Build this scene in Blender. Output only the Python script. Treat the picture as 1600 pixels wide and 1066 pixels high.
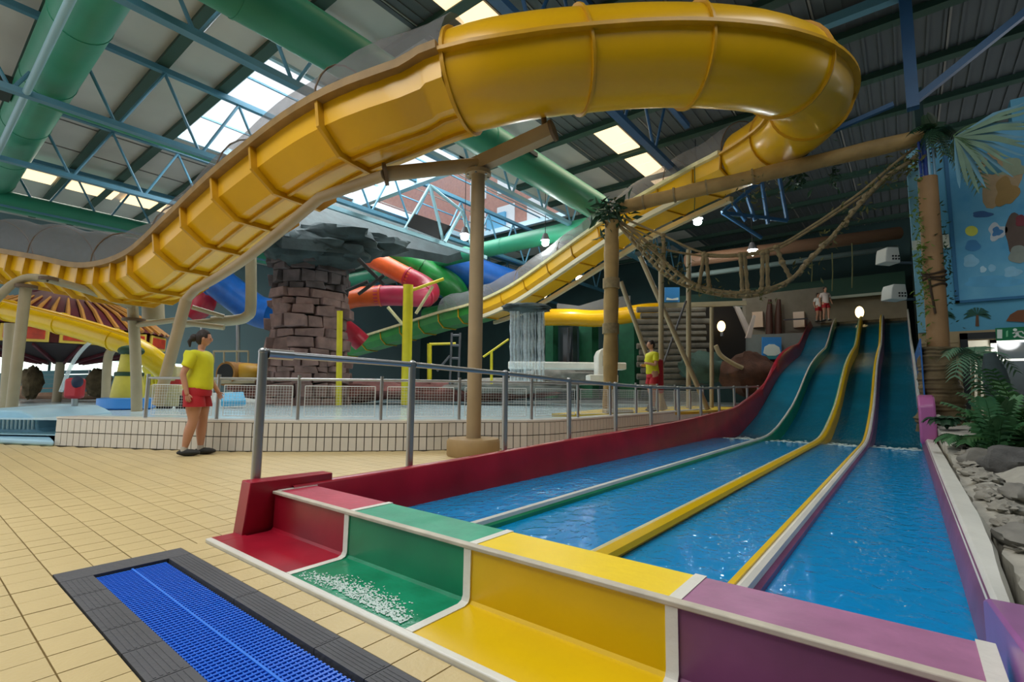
import bpy, bmesh, math, random
import numpy as np
from mathutils import Vector, Matrix, noise
R_ = random.Random(7)
PI = math.pi
for o in list(bpy.data.objects): bpy.data.objects.remove(o)
S = bpy.context.scene
C = S.collection

# ------------------------------------------------------------------ camera
F = 773.0; CX, CY = 800.0, 533.0; CAMH = 0.9
_Y = np.array([618., -84., -773.]); _Y /= np.linalg.norm(_Y)
_X = np.array([976., 68., 773.]); _X -= _X.dot(_Y)*_Y; _X /= np.linalg.norm(_X)
_Z = np.cross(_X, _Y)
RM = np.array([_X, _Y, _Z])
CP = np.array([0., 0., CAMH])
cam_d = bpy.data.cameras.new('camera'); cam = bpy.data.objects.new('camera', cam_d); C.objects.link(cam)
cam_d.sensor_fit = 'HORIZONTAL'; cam_d.sensor_width = 36.0; cam_d.lens = F/1600*36.0
cam_d.clip_start = 0.05; cam_d.clip_end = 300
m4 = Matrix.Identity(4)
for i in range(3):
    for j in range(3): m4[i][j] = float(RM[i][j])
m4[2][3] = CAMH
cam.matrix_world = m4
S.camera = cam
# ------------------------------------------------------------------ world, lights, exposure
S.view_settings.view_transform = 'Standard'; S.view_settings.look = 'None'
S.view_settings.gamma = 1.0; S.view_settings.use_curve_mapping = False
S.view_settings.exposure = 0.45
wd = bpy.data.worlds.new('sky'); S.world = wd; wd.use_nodes = True
bg = wd.node_tree.nodes['Background']; bg.inputs[0].default_value = (0.93, 0.96, 1.0, 1); bg.inputs[1].default_value = 0.85

def area(name, loc, sx, sy, power, col=(1, 1, 1), rot=(0, 0, 0)):
    l = bpy.data.lights.new(name, 'AREA'); l.shape = 'RECTANGLE'; l.size = sx; l.size_y = sy
    l.energy = power; l.color = col
    o = bpy.data.objects.new(name, l); C.objects.link(o); o.location = loc; o.rotation_euler = rot
    return o
# one added fill, then daylight falling through the rooflights
area('rooflight_and_fill', (-5.5, -1.0, 9.2), 7.5, 5.5, 760, (1, .97, .92))  # added fill: invented, unseen roof opening above the camera
area('rooflight_and_fill', (-15.2, 9.5, 11.2), 8, 12, 2300, (.95, .98, 1))
area('rooflight_and_fill', (-7.0, 12.5, 9.0), 1.0, 12, 150, (1, .87, .68))
area('rooflight_and_fill', (-26.0, 8, 9.0), 1.5, 14, 300, (1, .95, .88))

area('right_fill', (2.2, 5.5, 9.0), 3, 6, 170, (.92, .97, 1))  # added fill lamp to brighten the right-hand ground and mural
# ------------------------------------------------------------------ placing helpers
def ray(px, py): return RM @ np.array([px-CX, -(py-CY), -F])
def W(px, py, D):
    return Vector(CP + ray(px, py)*(D/F))
def PZ(px, py, z):
    d = ray(px, py); return Vector(CP + d*((z-CAMH)/d[2]))
def PY(px, py, y):
    d = ray(px, py); return Vector(CP + d*(y/d[1]))
def PX(px, py, x):
    d = ray(px, py); return Vector(CP + d*(x/d[0]))
CR = Vector(RM[:, 0]); CR.z = 0; CR.normalize()       # horizontal direction to the right of the picture
CF = Vector((-RM[0][2], -RM[1][2], 0)).normalized()    # horizontal viewing direction

# ------------------------------------------------------------------ materials
MATS = {}
def hexc(h):
    h = h.lstrip('#'); c = [int(h[i:i+2], 16)/255 for i in (0, 2, 4)]
    return tuple(x/12.92 if x <= .04045 else ((x+.055)/1.055)**2.4 for x in c)
def mat(name, col, rough=.5, metal=0, bump=0, bscale=20, var=0, vscale=3, col2=None, emit=0, alpha=1, coat=0, spec=None, stretch=None):
    if name in MATS: return MATS[name]
    if isinstance(col, str): col = hexc(col)
    m = bpy.data.materials.new(name); m.use_nodes = True
    nt = m.node_tree; b = nt.nodes['Principled BSDF']
    b.inputs['Base Color'].default_value = (*col, 1); b.inputs['Roughness'].default_value = rough
    b.inputs['Metallic'].default_value = metal; b.inputs['Alpha'].default_value = alpha
    b.inputs['Coat Weight'].default_value = coat
    if spec is not None: b.inputs['Specular IOR Level'].default_value = spec
    tc = nt.nodes.new('ShaderNodeTexCoord'); mp = nt.nodes.new('ShaderNodeMapping')
    nt.links.new(tc.outputs['Object'], mp.inputs[0])
    if stretch: mp.inputs['Scale'].default_value = stretch
    if var or col2:
        n = nt.nodes.new('ShaderNodeTexNoise'); n.inputs['Scale'].default_value = vscale; n.inputs['Detail'].default_value = 5
        nt.links.new(mp.outputs[0], n.inputs['Vector'])
        r = nt.nodes.new('ShaderNodeValToRGB')
        c2 = hexc(col2) if isinstance(col2, str) else (col2 or tuple(x*(1-var) for x in col))
        r.color_ramp.elements[0].position = .35; r.color_ramp.elements[1].position = .68
        r.color_ramp.elements[0].color = (*c2, 1); r.color_ramp.elements[1].color = (*col, 1)
        nt.links.new(n.outputs['Fac'], r.inputs[0]); nt.links.new(r.outputs[0], b.inputs['Base Color'])
    if bump:
        n2 = nt.nodes.new('ShaderNodeTexNoise'); n2.inputs['Scale'].default_value = bscale; n2.inputs['Detail'].default_value = 4
        nt.links.new(mp.outputs[0], n2.inputs['Vector'])
        bp = nt.nodes.new('ShaderNodeBump'); bp.inputs['Strength'].default_value = bump; bp.inputs['Distance'].default_value = .02
        nt.links.new(n2.outputs['Fac'], bp.inputs['Height']); nt.links.new(bp.outputs[0], b.inputs['Normal'])
    if emit:
        b.inputs['Emission Color'].default_value = (*col, 1); b.inputs['Emission Strength'].default_value = emit
    MATS[name] = m; return m
def water_mat(name, tint, gloss_r=.06, bump=.5, scale=9, stretch=(1, 1, 1), op=.35, ior=1.33):
    if name in MATS: return MATS[name]
    m = bpy.data.materials.new(name); m.use_nodes = True; nt = m.node_tree
    nt.nodes.clear(); N = nt.nodes.new; L = nt.links.new
    out = N('ShaderNodeOutputMaterial'); tr = N('ShaderNodeBsdfTransparent'); gl = N('ShaderNodeBsdfGlossy')
    df = N('ShaderNodeBsdfDiffuse'); df.inputs[0].default_value = (*tint, 1)
    tr.inputs[0].default_value = (*[.35+.65*t for t in tint], 1); gl.inputs['Roughness'].default_value = gloss_r
    fr = N('ShaderNodeFresnel'); fr.inputs[0].default_value = ior
    tc = N('ShaderNodeTexCoord'); mp = N('ShaderNodeMapping'); mp.inputs['Scale'].default_value = stretch
    n = N('ShaderNodeTexNoise'); n.inputs['Scale'].default_value = scale; n.inputs['Detail'].default_value = 3; n.inputs['Distortion'].default_value = .6
    bp = N('ShaderNodeBump'); bp.inputs['Strength'].default_value = bump; bp.inputs['Distance'].default_value = .03
    L(tc.outputs['Object'], mp.inputs[0]); L(mp.outputs[0], n.inputs['Vector']); L(n.outputs['Fac'], bp.inputs['Height'])
    L(bp.outputs[0], gl.inputs['Normal']); L(bp.outputs[0], fr.inputs['Normal'])
    m1 = N('ShaderNodeMixShader'); m1.inputs[0].default_value = op; L(tr.outputs[0], m1.inputs[1]); L(df.outputs[0], m1.inputs[2])
    m2 = N('ShaderNodeMixShader'); L(fr.outputs[0], m2.inputs[0]); L(m1.outputs[0], m2.inputs[1]); L(gl.outputs[0], m2.inputs[2])
    L(m2.outputs[0], out.inputs[0]); MATS[name] = m; return m
def net_mat(name, col, alpha, scale):
    if name in MATS: return MATS[name]
    m = bpy.data.materials.new(name); m.use_nodes = True; nt = m.node_tree
    b = nt.nodes['Principled BSDF']; b.inputs['Base Color'].default_value = (*hexc(col), 1); b.inputs['Roughness'].default_value = .8
    tc = nt.nodes.new('ShaderNodeTexCoord'); n = nt.nodes.new('ShaderNodeTexNoise'); n.inputs['Scale'].default_value = scale
    r = nt.nodes.new('ShaderNodeMapRange'); r.inputs[3].default_value = alpha-.15; r.inputs[4].default_value = alpha+.15
    nt.links.new(tc.outputs['Object'], n.inputs['Vector']); nt.links.new(n.outputs['Fac'], r.inputs[0]); nt.links.new(r.outputs[0], b.inputs['Alpha'])
    MATS[name] = m; return m

# ------------------------------------------------------------------ mesh builder
class MB:
    def __init__(s): s.v = []; s.f = []
    def add(s, vs, fs):
        k = len(s.v); s.v += [Vector(v) for v in vs]; s.f += [tuple(i+k for i in f) for f in fs]; return s
    def box(s, a, b):
        x0, y0, z0 = a; x1, y1, z1 = b
        return s.add([(x0,y0,z0),(x1,y0,z0),(x1,y1,z0),(x0,y1,z0),(x0,y0,z1),(x1,y0,z1),(x1,y1,z1),(x0,y1,z1)],
                     [(0,3,2,1),(4,5,6,7),(0,1,5,4),(1,2,6,5),(2,3,7,6),(3,0,4,7)])
    def obox(s, c, ux, uy, uz, hx, hy, hz):
        c = Vector(c); vs = [c+ux*(hx*a)+uy*(hy*b)+uz*(hz*d) for d in (-1, 1) for a, b in ((-1,-1),(1,-1),(1,1),(-1,1))]
        return s.add(vs, [(0,3,2,1),(4,5,6,7),(0,1,5,4),(1,2,6,5),(2,3,7,6),(3,0,4,7)])
    def beam(s, p0, p1, w, h, up=Vector((0, 0, 1))):
        p0, p1 = Vector(p0), Vector(p1); d = (p1-p0); L = d.length; d /= L
        if abs(d.dot(up)) > .95: up = Vector((0, 1, 0))
        sx = d.cross(up).normalized(); uz = sx.cross(d).normalized()
        return s.obox((p0+p1)/2, sx, d, uz, w/2, L/2, h/2)
    def tube(s, path, r, n=12, caps=True, squash=1):
        path = [Vector(p) for p in path]; rs = r if isinstance(r, (list, tuple)) else [r]*len(path)
        t = (path[1]-path[0]).normalized(); u = t.orthogonal().normalized()
        rings = []; k = len(s.v)
        for i, p in enumerate(path):
            if i == 0: tt = path[1]-path[0]
            elif i == len(path)-1: tt = path[-1]-path[-2]
            else: tt = (path[i+1]-path[i]).normalized()+(path[i]-path[i-1]).normalized()
            tt.normalize(); u = (u-tt*u.dot(tt)).normalized(); w = tt.cross(u)
            for j in range(n):
                a = 2*PI*j/n; s.v.append(p+u*(math.cos(a)*rs[i])+w*(math.sin(a)*rs[i]*squash))
        for i in range(len(path)-1):
            for j in range(n):
                a, b = k+i*n+j, k+i*n+(j+1) % n; s.f.append((a, b, b+n, a+n))
        if caps:
            s.f.append(tuple(k+j for j in reversed(range(n)))); s.f.append(tuple(k+(len(path)-1)*n+j for j in range(n)))
        return s
    def cyl(s, p0, p1, r0, r1=None, n=16): return s.tube([p0, p1], [r0, r0 if r1 is None else r1], n)
    def lathe(s, c, prof, n=24, sx=1, sy=1):
        c = Vector(c); k = len(s.v)
        for r, z in prof:
            for j in range(n):
                a = 2*PI*j/n; s.v.append(c+Vector((math.cos(a)*r*sx, math.sin(a)*r*sy, z)))
        for i in range(len(prof)-1):
            for j in range(n):
                a, b = k+i*n+j, k+i*n+(j+1) % n; s.f.append((a, b, b+n, a+n))
        s.f.append(tuple(k+j for j in reversed(range(n)))); s.f.append(tuple(k+(len(prof)-1)*n+j for j in range(n)))
        return s
    def ell(s, c, r, n=12, m=8, ux=Vector((1,0,0)), uy=Vector((0,1,0)), uz=Vector((0,0,1)), fn=None):
        c = Vector(c); k = len(s.v)
        for i in range(m+1):
            th = PI*i/m
            for j in range(n):
                a = 2*PI*j/n; d = Vector((math.sin(th)*math.cos(a), math.sin(th)*math.sin(a), math.cos(th)))
                q = fn(d) if fn else 1
                s.v.append(c+(ux*(d.x*r[0])+uy*(d.y*r[1])+uz*(d.z*r[2]))*q)
        for i in range(m):
            for j in range(n):
                a, b = k+i*n+j, k+i*n+(j+1) % n; s.f.append((a, a+n, b+n, b))
        return s
    def prism(s, pts, off):
        off = Vector(off); n = len(pts); pts = [Vector(p) for p in pts]
        return s.add(pts+[p+off for p in pts], [tuple(reversed(range(n))), tuple(range(n, 2*n))]+[(i, (i+1) % n, n+(i+1) % n, n+i) for i in range(n)])
    def strip(s, rows, close=False):
        k = len(s.v); n = len(rows[0])
        for r in rows: s.v += [Vector(p) for p in r]
        for i in range(len(rows)-1):
            for j in range(n if close else n-1):
                a = k+i*n+j; b = k+i*n+(j+1) % n; s.f.append((a, b, b+n, a+n))
        return s

WL = {}
def finish(name, mb, m, parent=None, smooth=40, loc=None, bevel=0, weld=False, up=False):
    me = bpy.data.meshes.new(name)
    if parent is not None: L = WL[parent.name]
    elif loc is not None: L = Vector(loc)
    else:
        zs = min(v.z for v in mb.v); L = sum(mb.v, Vector())/len(mb.v); L.z = zs
    me.from_pydata([v-L for v in mb.v], [], mb.f); me.validate(); 
    bm = bmesh.new(); bm.from_mesh(me)
    if weld: bmesh.ops.remove_doubles(bm, verts=bm.verts, dist=1e-5)
    bmesh.ops.recalc_face_normals(bm, faces=bm.faces)
    if up and sum(f.normal.z for f in bm.faces) < 0: bmesh.ops.reverse_faces(bm, faces=bm.faces)
    bm.to_mesh(me); bm.free()
    if smooth:
        me.polygons.foreach_set('use_smooth', [True]*len(me.polygons)); me.set_sharp_from_angle(angle=math.radians(smooth))
    me.materials.append(m)
    o = bpy.data.objects.new(name, me); C.objects.link(o)
    if parent is not None: o.parent = parent
    else: o.location = L
    WL[o.name] = L
    if bevel:
        b = o.modifiers.new('bevel', 'BEVEL'); b.width = bevel; b.segments = 2; b.limit_method = 'ANGLE'
    return o
def tag(o, label=None, cat=None, group=None, kind=None):
    if label: o['label'] = label
    if cat: o['category'] = cat
    if group: o['group'] = group
    if kind: o['kind'] = kind
    return o
def thing(name, label, cat, loc, group=None):
    o = bpy.data.objects.new(name, None); C.objects.link(o); o.location = loc; o.empty_display_size = .1
    WL[o.name] = Vector(loc); return tag(o, label, cat, group)
def one(name, mb, m, label, cat, group=None, **k): return tag(finish(name, mb, m, None, **k), label, cat, group)
def struct(name, mb, m, **k): return tag(finish(name, mb, m, None, **k), kind='structure')
def copy_part(src, parent, off):
    c = src.copy(); C.objects.link(c); c.parent = parent; c.location = Vector(src.location)+Vector(off); return c
def catmull(pts, n=8):
    pts = [Vector(p) for p in pts]; P = [pts[0]*2-pts[1]]+pts+[pts[-1]*2-pts[-2]]; out = []
    for i in range(1, len(P)-2):
        for k in range(n):
            t = k/n; a, b, c, d = P[i-1], P[i], P[i+1], P[i+2]
            out.append(.5*((2*b)+(c-a)*t+(2*a-5*b+4*c-d)*t*t+(3*b-a-3*c+d)*t**3))
    out.append(pts[-1]); return out

# ------------------------------------------------------------------ palette
tan_tile = mat('tan_tile', '#d3bd8a', .42, bump=.15, bscale=60, var=.10, vscale=2.5)
grout = mat('grout', '#9a8656', .9)
red = mat('red_gelcoat', '#a8172f', .3, bump=.08, bscale=8, var=.35, vscale=2.2)
green = mat('green_gelcoat', '#0f8f63', .3, bump=.08, bscale=8, var=.3, vscale=2.4)
yel = mat('yellow_gelcoat', '#e9c004', .3, bump=.05, bscale=8, var=.12, vscale=2.0)
pur = mat('purple_gelcoat', '#8a5078', .32, bump=.08, bscale=10, var=.3, vscale=3.0)
lilac = mat('lilac_gelcoat', '#a765a8', .3, var=.2)
whi = mat('white_gelcoat', '#e6e4da', .35, bump=.15, bscale=25, var=.12)
crm = mat('cream_gelcoat', '#d8cf9c', .35, var=.2, vscale=6)
blue = mat('blue_lane', '#0a8fd2', .25, var=.3, vscale=1.5, bump=.1, bscale=5)
steel = mat('brushed_steel', '#a9abac', .35, metal=.85, bump=.03)
charc = mat('charcoal_plastic', '#55565b', .6, bump=.2, bscale=40, var=.15)
black = mat('black_rubber', '#141416', .7)
grateblue = mat('blue_grate', '#1667e0', .35)
flume = mat('flume_yellow', '#e8b107', .3, bump=.03, bscale=6, var=.12, vscale=.8, coat=.1)
flume_in = mat('flume_flange', '#cf9a12', .4, var=.2)
brn = mat('tan_paint', '#a58f6c', .5, bump=.06, var=.18, vscale=2)
rimm = mat('rim_tan', '#9a7a45', .6, var=.3, vscale=4)
whitetile = mat('white_tile', '#dcd8cf', .25, var=.06)
dgrout = mat('dark_grout', '#5b5750', .9)
poolw = water_mat('pool_water', hexc('#d6eff6'), .12, .2, 4, op=.96, ior=1.05)
lanew = water_mat('lane_water', hexc('#18aef5'), .05, .5, 9, (1.3, 1, 1), op=.55)
filmw = water_mat('film_water', hexc('#2fb4d2'), .12, .35, 12, (2, .6, 1), op=.2)
poolfl = mat('pool_floor', '#b7dbe6', .6)
trussb = mat('truss_blue', '#4d8299', .45, var=.1)
trussd = mat('truss_darkblue', '#2b5a86', .45, var=.1)
ductg = mat('duct_green', '#2b8a6a', .45, bump=.1, bscale=8, var=.2, vscale=.7)
purl = mat('purlin_green', '#2e4a3e', .6)
roofm = mat('roof_panel', '#c9c6be', .7, var=.12, vscale=.6)
warm = mat('skylight_panel', (1, .72, .42), .5, emit=1.1)
brown_col = mat('bamboo_brown', '#9c7850', .7, bump=.3, bscale=12, var=.25, vscale=2)
rope_m = mat('rope', '#9a8763', .9, bump=.4, bscale=60, var=.35, vscale=8)
leafm = mat('leaf_green', '#3d6a35', .6, var=.5, vscale=3)
leafd = mat('leaf_dark', '#1f4a2c', .6, var=.5, vscale=3)
rockp = mat('rock_pink', '#8b6e68', .85, bump=.8, bscale=6, var=.45, vscale=2.5)
rockd = mat('rock_dark', '#39484a', .85, bump=.8, bscale=5, var=.5, vscale=2)
rockg = mat('rock_grey', '#8d8a82', .9, bump=.9, bscale=7, var=.45, vscale=3)
rockb = mat('rock_brown', '#7b6a4c', .9, bump=.9, bscale=9, var=.5, vscale=4)
sand = mat('pale_screed', '#bdb9ad', .9, bump=1, bscale=9, var=.3, vscale=2.2, stretch=(1, 2.4, 1))
wallb = mat('wall_blue', '#5ba9cc', .6, bump=.1, var=.1, vscale=1)
walltan = mat('wall_tan', '#b9a47c', .7, bump=.2, var=.12)
teal = mat('dark_teal_wall', '#24403f', .8, var=.3, vscale=.5)

# ================================================================== SETTING
# ---- floor with square tiles
ft = 0.158; TX0, TY0 = -3.247, 0.407
mb = MB()
mb.box((-14, -4.5, -.3), (-3.3, 1.237, -.012)); mb.box((-3.3, -4.5, -.3), (1.6, .56, -.012)); mb.box((-3.3, 1.108, -.3), (1.6, 1.237, -.012)); mb.box((-3.3, .56, -.3), (-3.1, 1.108, -.012)); mb.box((-3.1, .56, -.3), (1.6, 1.108, -.13)); mb.box((-14, 1.237, -.3), (-3.3, 16, -.012))
floor = struct('floor', mb, grout, loc=(0, 0, 0), smooth=0)
POOLLINE = [Vector((-10.15, 1.65, 0)), Vector((-8.72, 2.44, 0)), Vector((-7.37, 3.29, 0)), Vector((-5.8, 4.88, 0)), Vector((-5.35, 5.6, 0)), Vector((-4.55, 6.7, 0)), Vector((-4.42, 9.94, 0)), Vector((-4.5, 15.0, 0))]
def pool_y(x):
    for a, b in zip(POOLLINE, POOLLINE[1:]):
        if a.x <= x <= b.x: return a.y+(b.y-a.y)*(x-a.x)/(b.x-a.x)
    if x < -10.15: return 1.6-(-10.15-x)*.45
    return 15
def tile_ok(cx, cy):
    h = ft/2
    if cx+h > -3.245 and cx-h < 1.6 and .565 < cy < 1.105: return False
    if cy-h > 1.10 and cx > -3.32: return False
    if cx > -3.32 and cy > 1.10: return False
    if cy > pool_y(cx)-.03: return False
    return True
cand = []
for i in range(-66, 30):
    for j in range(-30, 92):
        cx, cy = TX0+ft*(i+.5), TY0+ft*(j+.5)
        if not tile_ok(cx, cy) or cy > 14 or cx > 1.5: continue
        d = RM.T @ (np.array([cx, cy, 0])-CP)
        vis = False
        if d[2] < -.3:
            px, py = CX+F*d[0]/-d[2], CY-F*d[1]/-d[2]
            vis = -60 < px < 1660 and -60 < py < 1130
        cand.append((0 if vis else 1, cx*cx+cy*cy, cx, cy))
cand.sort()
tmb = MB(); h = ft/2-.0026
tmb.box((-h, -h, -.011), (h, h, 0))
tile0 = None
for k, (_, _, cx, cy) in enumerate(cand[:300]):
    if tile0 is None:
        tile0 = finish('tile', tmb, tan_tile, floor, smooth=0, bevel=0); tile0.location = (cx, cy, 0)
    else:
        c = tile0.copy(); C.objects.link(c); c.parent = floor; c.location = (cx, cy, R_.uniform(-.0008, .0008))
mb = MB()
for _, _, cx, cy in cand[300:]: mb.box((cx-h, cy-h, -.011), (cx+h, cy+h, 0))
# the single row between the grate and the slide
tag(finish('tiling', mb, tan_tile, floor, smooth=0), kind='stuff')
x = -3.275
while x < 1.5:
    t = finish('tile', MB().box((x+.003, 1.110, -.011), (x+.155, 1.232, 0)), tan_tile, floor, smooth=0); x += .158

struct('leak_block_slab', MB().box((-34, -8, -.8), (9, 30, -.7)), grout, smooth=0)  # unseen slab, added to stop sky light leaking up from below
# ---- roof
mb = MB()
for x0, x1, y0, y1 in [(-34, -18.6, -6, 30), (-18.6, -12.2, -6, 5.3), (-18.6, -12.2, 19.4, 30), (-12.2, -8.6, 2.0, 30), (-12.2, -9.5, -6, 2.0)]:
    mb.box((x0, y0, 9.28), (x1, y1, 9.4))
ceiling = struct('ceiling', mb, roofm, loc=(0, 0, 9.28), smooth=0)
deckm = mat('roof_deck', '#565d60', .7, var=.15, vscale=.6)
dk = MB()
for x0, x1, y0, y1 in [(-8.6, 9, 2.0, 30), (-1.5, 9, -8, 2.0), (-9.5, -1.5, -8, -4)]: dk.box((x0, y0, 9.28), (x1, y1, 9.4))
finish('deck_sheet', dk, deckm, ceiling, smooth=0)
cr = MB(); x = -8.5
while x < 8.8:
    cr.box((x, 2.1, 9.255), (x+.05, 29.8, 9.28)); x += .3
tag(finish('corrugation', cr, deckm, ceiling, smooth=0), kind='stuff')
seam = mat('roof_seam', '#7f7d78', .8)
mb = MB()
for k in range(-8, 9):
    x = -2.4*k*1.0-6.0
    if -33 < x < 8: mb.box((x-.02, -5.8 if not -19 < x < -12 else 12.4, 9.25), (x+.02, 29.8, 9.28))
tag(finish('panel_joint', mb, seam, ceiling, smooth=0), kind='stuff')
# purlins: each a long steel member under the roof
ys = [-.7, 1.5, 3.7, 5.1, 7.0, 9.0, 11.0, 13.2, 15.4, 17.7, 19.9, 22.1, 24.3, 26.5, 28.6]
for k, y in enumerate(ys):
    b = MB()
    segs = [(-33, -18.75), (-12.05, 8)] if 5.2 < y < 19.4 else [(-33, 8)]
    for x0, x1 in segs:
        b.box((x0, y-.09, 9.1), (x1, y+.09, 9.27)); b.box((x0, y-.13, 9.08), (x1, y+.13, 9.11))
    o = finish('purlin', b, purl, ceiling, smooth=0)
# warm roof panels, in strips
def rooflight(x0, x1, segs, label, grp):
    for y0, y1 in segs:
        mb = MB(); mb.box((x0, y0, 9.16), (x1, y1, 9.2))
        finish('rooflight', mb, warm, ceiling, smooth=0)
rooflight(-7.45, -6.65, [(4.6, 5.9), (6.1, 8.0), (11.35, 12.1), (13.35, 14.6), (14.62, 15.2), (15.6, 16.4), (16.45, 17.5), (17.9, 18.9)], '', '')
rooflight(-27.2, -26.0, [(1.7, 3.5), (3.95, 5.5), (5.8, 8)], '', '')
# glazed rooflight: kerb, frame, bars, panes
glass = mat('clear_glazing', (.9, .95, 1), .1, alpha=.05)
fr = MB()
for a, b in [((-18.7, 5.2, 9.2), (-12.1, 5.32, 9.45)), ((-18.7, 12.05, 8.8), (-12.1, 12.3, 9.35)), ((-18.7, 19.35, 9.2), (-12.1, 19.5, 9.45)), ((-18.7, 5.2, 9.2), (-18.58, 19.5, 9.45)), ((-12.22, 5.2, 9.2), (-12.1, 19.5, 9.45))]: fr.box(a, b)
win = struct('window_1', fr, mat('light_blue_frame', '#a9c9d6', .4), smooth=0)
for k in range(1, 4):
    finish('glazing_bar', MB().box((-18.6+k*1.62-.025, 5.3, 9.4), (-18.6+k*1.62+.025, 19.4, 9.45)), trussb, win, smooth=0)
for k in range(4):
    for y0, y1 in ((5.32, 12.05), (12.3, 19.35)): finish('pane', MB().box((-18.58+k*1.62, y0, 9.41), (-18.6+(k+1)*1.62-.03, y1, 9.42)), glass, win, smooth=0)

# ---- walls
mb = MB(); mb.box((-34, 29.5, -.3), (9, 29.8, 9.3)); wall_back = struct('wall_back', mb, teal, smooth=0)
mb = MB(); mb.box((-34.3, -2, -.3), (-34, 30, 1.5)); mb.box((-34.3, -2, 2.3), (-34, 30, 9.3)); mb.box((-34.3, 12, 1.5), (-34, 30, 2.3))
wall_left = struct('wall_left', mb, mat('wall_grey_blue', '#6d8489', .8), smooth=0)
lit = mat('bright_window', (.86, 1, .9), .5, emit=1.3)
w2 = struct('window_2', MB().box((-34.2, -2, 1.5), (-34.1, 12, 2.3)), lit, smooth=0)
for k in range(6): finish('mullion', MB().box((-34.15, -1.6+2.2*k, 1.5), (-34.02, -1.5+2.2*k, 2.3)), teal, w2, smooth=0)
struct('wall_side_unseen', MB().box((6.0, -8, -.3), (6.3, 13, 9.3)), teal, smooth=0)  # unseen wall, added to keep sky light off the right-hand ceiling
struct('wall_front_unseen', MB().box((-10, -8.3, -.3), (6.3, -8, 9.3)), mat('wall_grey_blue', '#6d8489', .8), smooth=0)  # unseen wall behind the camera, added so sky light enters from the left
# right wall: faces the pools, tan below, blue above
YW = 13.0
def wp(px, py, off=0): return PY(px, py, YW-off)
mb = MB()
L = PY(1430, 516, YW)
# pieces around the door opening (x 1.0 - 2.4, z 0.3 - 2.05)
mb.box((.245, YW, -.2), (.93, YW+.3, 2.15)); mb.box((.93, YW, 1.98), (9, YW+.3, 2.15)); mb.box((2.75, YW, -.2), (9, YW+.3, 1.98))
wall_right = struct('wall_right', mb, walltan, smooth=0)
for r in range(8):      # course joints of the blockwork
    z = .35+.225*r
    for c_ in range(3):
        x0 = .25+.225*c_
        finish('block', MB().box((x0, YW-.012, z), (x0+.218, YW+.01, z+.213)), walltan, wall_right, smooth=0)
mb = MB().box((.245, YW, 2.15), (9, YW+.3, 6.05)); wall_upper = struct('wall_right_upper', mb, wallb, smooth=0)
finish('pilaster', MB().box((.245, YW-.12, 2.15), (.5, YW, 5.95)), mat('wall_blue_pale', '#7fb9cf', .6, var=.1), wall_upper, smooth=0)
finish('coping_step', MB().box((1.85, YW-.05, 6.05), (9, YW+.3, 6.55)), wallb, wall_upper, smooth=0)
struct('wall_return', MB().box((.45, YW+.3, -.2), (.6, 29.8, 7.5)), teal, smooth=0)

# ---- painted mural panel (flat painted shapes stand a few mm proud)
mural = thing('mural', 'large blue painted wall mural with yellow sun and water drops', 'mural', (2.5, YW, 2.7))
a = wp(1497, 470); b_ = wp(1497, 180)
finish('panel', MB().box((.9, YW-.05, 2.75), (4.6, YW-.002, 6.0)), mat('mural_blue', '#3f94c4', .6, var=.35, vscale=1.2, col2='#6fb6d6'), mural, smooth=0)
finish('frame', MB().box((.84, YW-.06, 2.7), (.9, YW-.002, 6.05)).box((.84, YW-.06, 2.7), (4.6, YW-.002, 2.75)), mat('mural_edge', '#2a6f9c', .6), mural, smooth=0)
def blob(name, px, py, rx, ry, m, ph=0, wob=.0, lay=1):
    c = wp(px, py, .055); n = 28; k = 13/F*.85*1.15
    pts = []
    for i in range(n):
        a = 2*PI*i/n; q = 1+wob*math.sin(3*a+ph)+wob*.6*math.sin(5*a+ph*2)
        x = math.cos(a)*rx*q; y = math.sin(a)*ry*q
        pts.append(PY(px+x, py+y, YW-.052-.004*lay))
    finish(name, MB().prism(pts, (0, .003, 0)), m, mural, smooth=0)
P_ = lambda n, c: mat('paint_'+n, c, .6, var=.15, vscale=6)
blob('painted_sun', 1518, 361, 10, 8, P_('yellow', '#d8dc5a'))
blob('painted_drop', 1520, 384, 12, 9, P_('drop', '#3b86bd'), .4, .08)
blob('painted_drop', 1517, 408, 12, 10, P_('pale', '#8ec8e6'), 1, .1)
blob('painted_drop', 1550, 419, 6, 6, P_('pale', '#8ec8e6'), 2, .05)
blob('painted_drop', 1582, 425, 14, 8, P_('pale', '#8ec8e6'), 1.3, .15)
blob('painted_drop', 1536, 421, 5, 5, P_('pale2', '#b7def0'), 1.3, .1)
blob('painted_wave', 1555, 440, 50, 9, P_('wave', '#5fb0dc'), .8, .12, 0)
blob('painted_shape', 1560, 280, 34, 40, P_('sandy', '#b79a72'), 2, .16)
blob('painted_shape', 1582, 262, 22, 14, P_('sage', '#9aa88a'), .2, .2, 2)
blob('painted_shape', 1572, 300, 18, 22, P_('ochre', '#a88446'), 1.2, .2, 2)
blob('painted_shape', 1550, 262, 14, 12, P_('tealp', '#3b8296'), .2, .2, 3)
blob('painted_shape', 1590, 365, 20, 32, P_('umber', '#5d4a3f'), 2.2, .1)
blob('painted_shape', 1596, 345, 10, 9, P_('maroon', '#7a2430'), 1.2, .1, 2)
blob('painted_shape', 1592, 398, 16, 14, P_('greyp', '#8b948b'), .3, .1, 2)
blob('painted_swirl', 1558, 362, 14, 13, P_('whitep', '#c7cfd6'), 1.9, .2)
blob('painted_swirl', 1558, 362, 8, 7, P_('bluep', '#3c7db4'), 1.2, .2, 2)
blob('painted_swirl', 1535, 335, 16, 5, P_('navy', '#2f5f94'), 1.2, .1)
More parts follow.
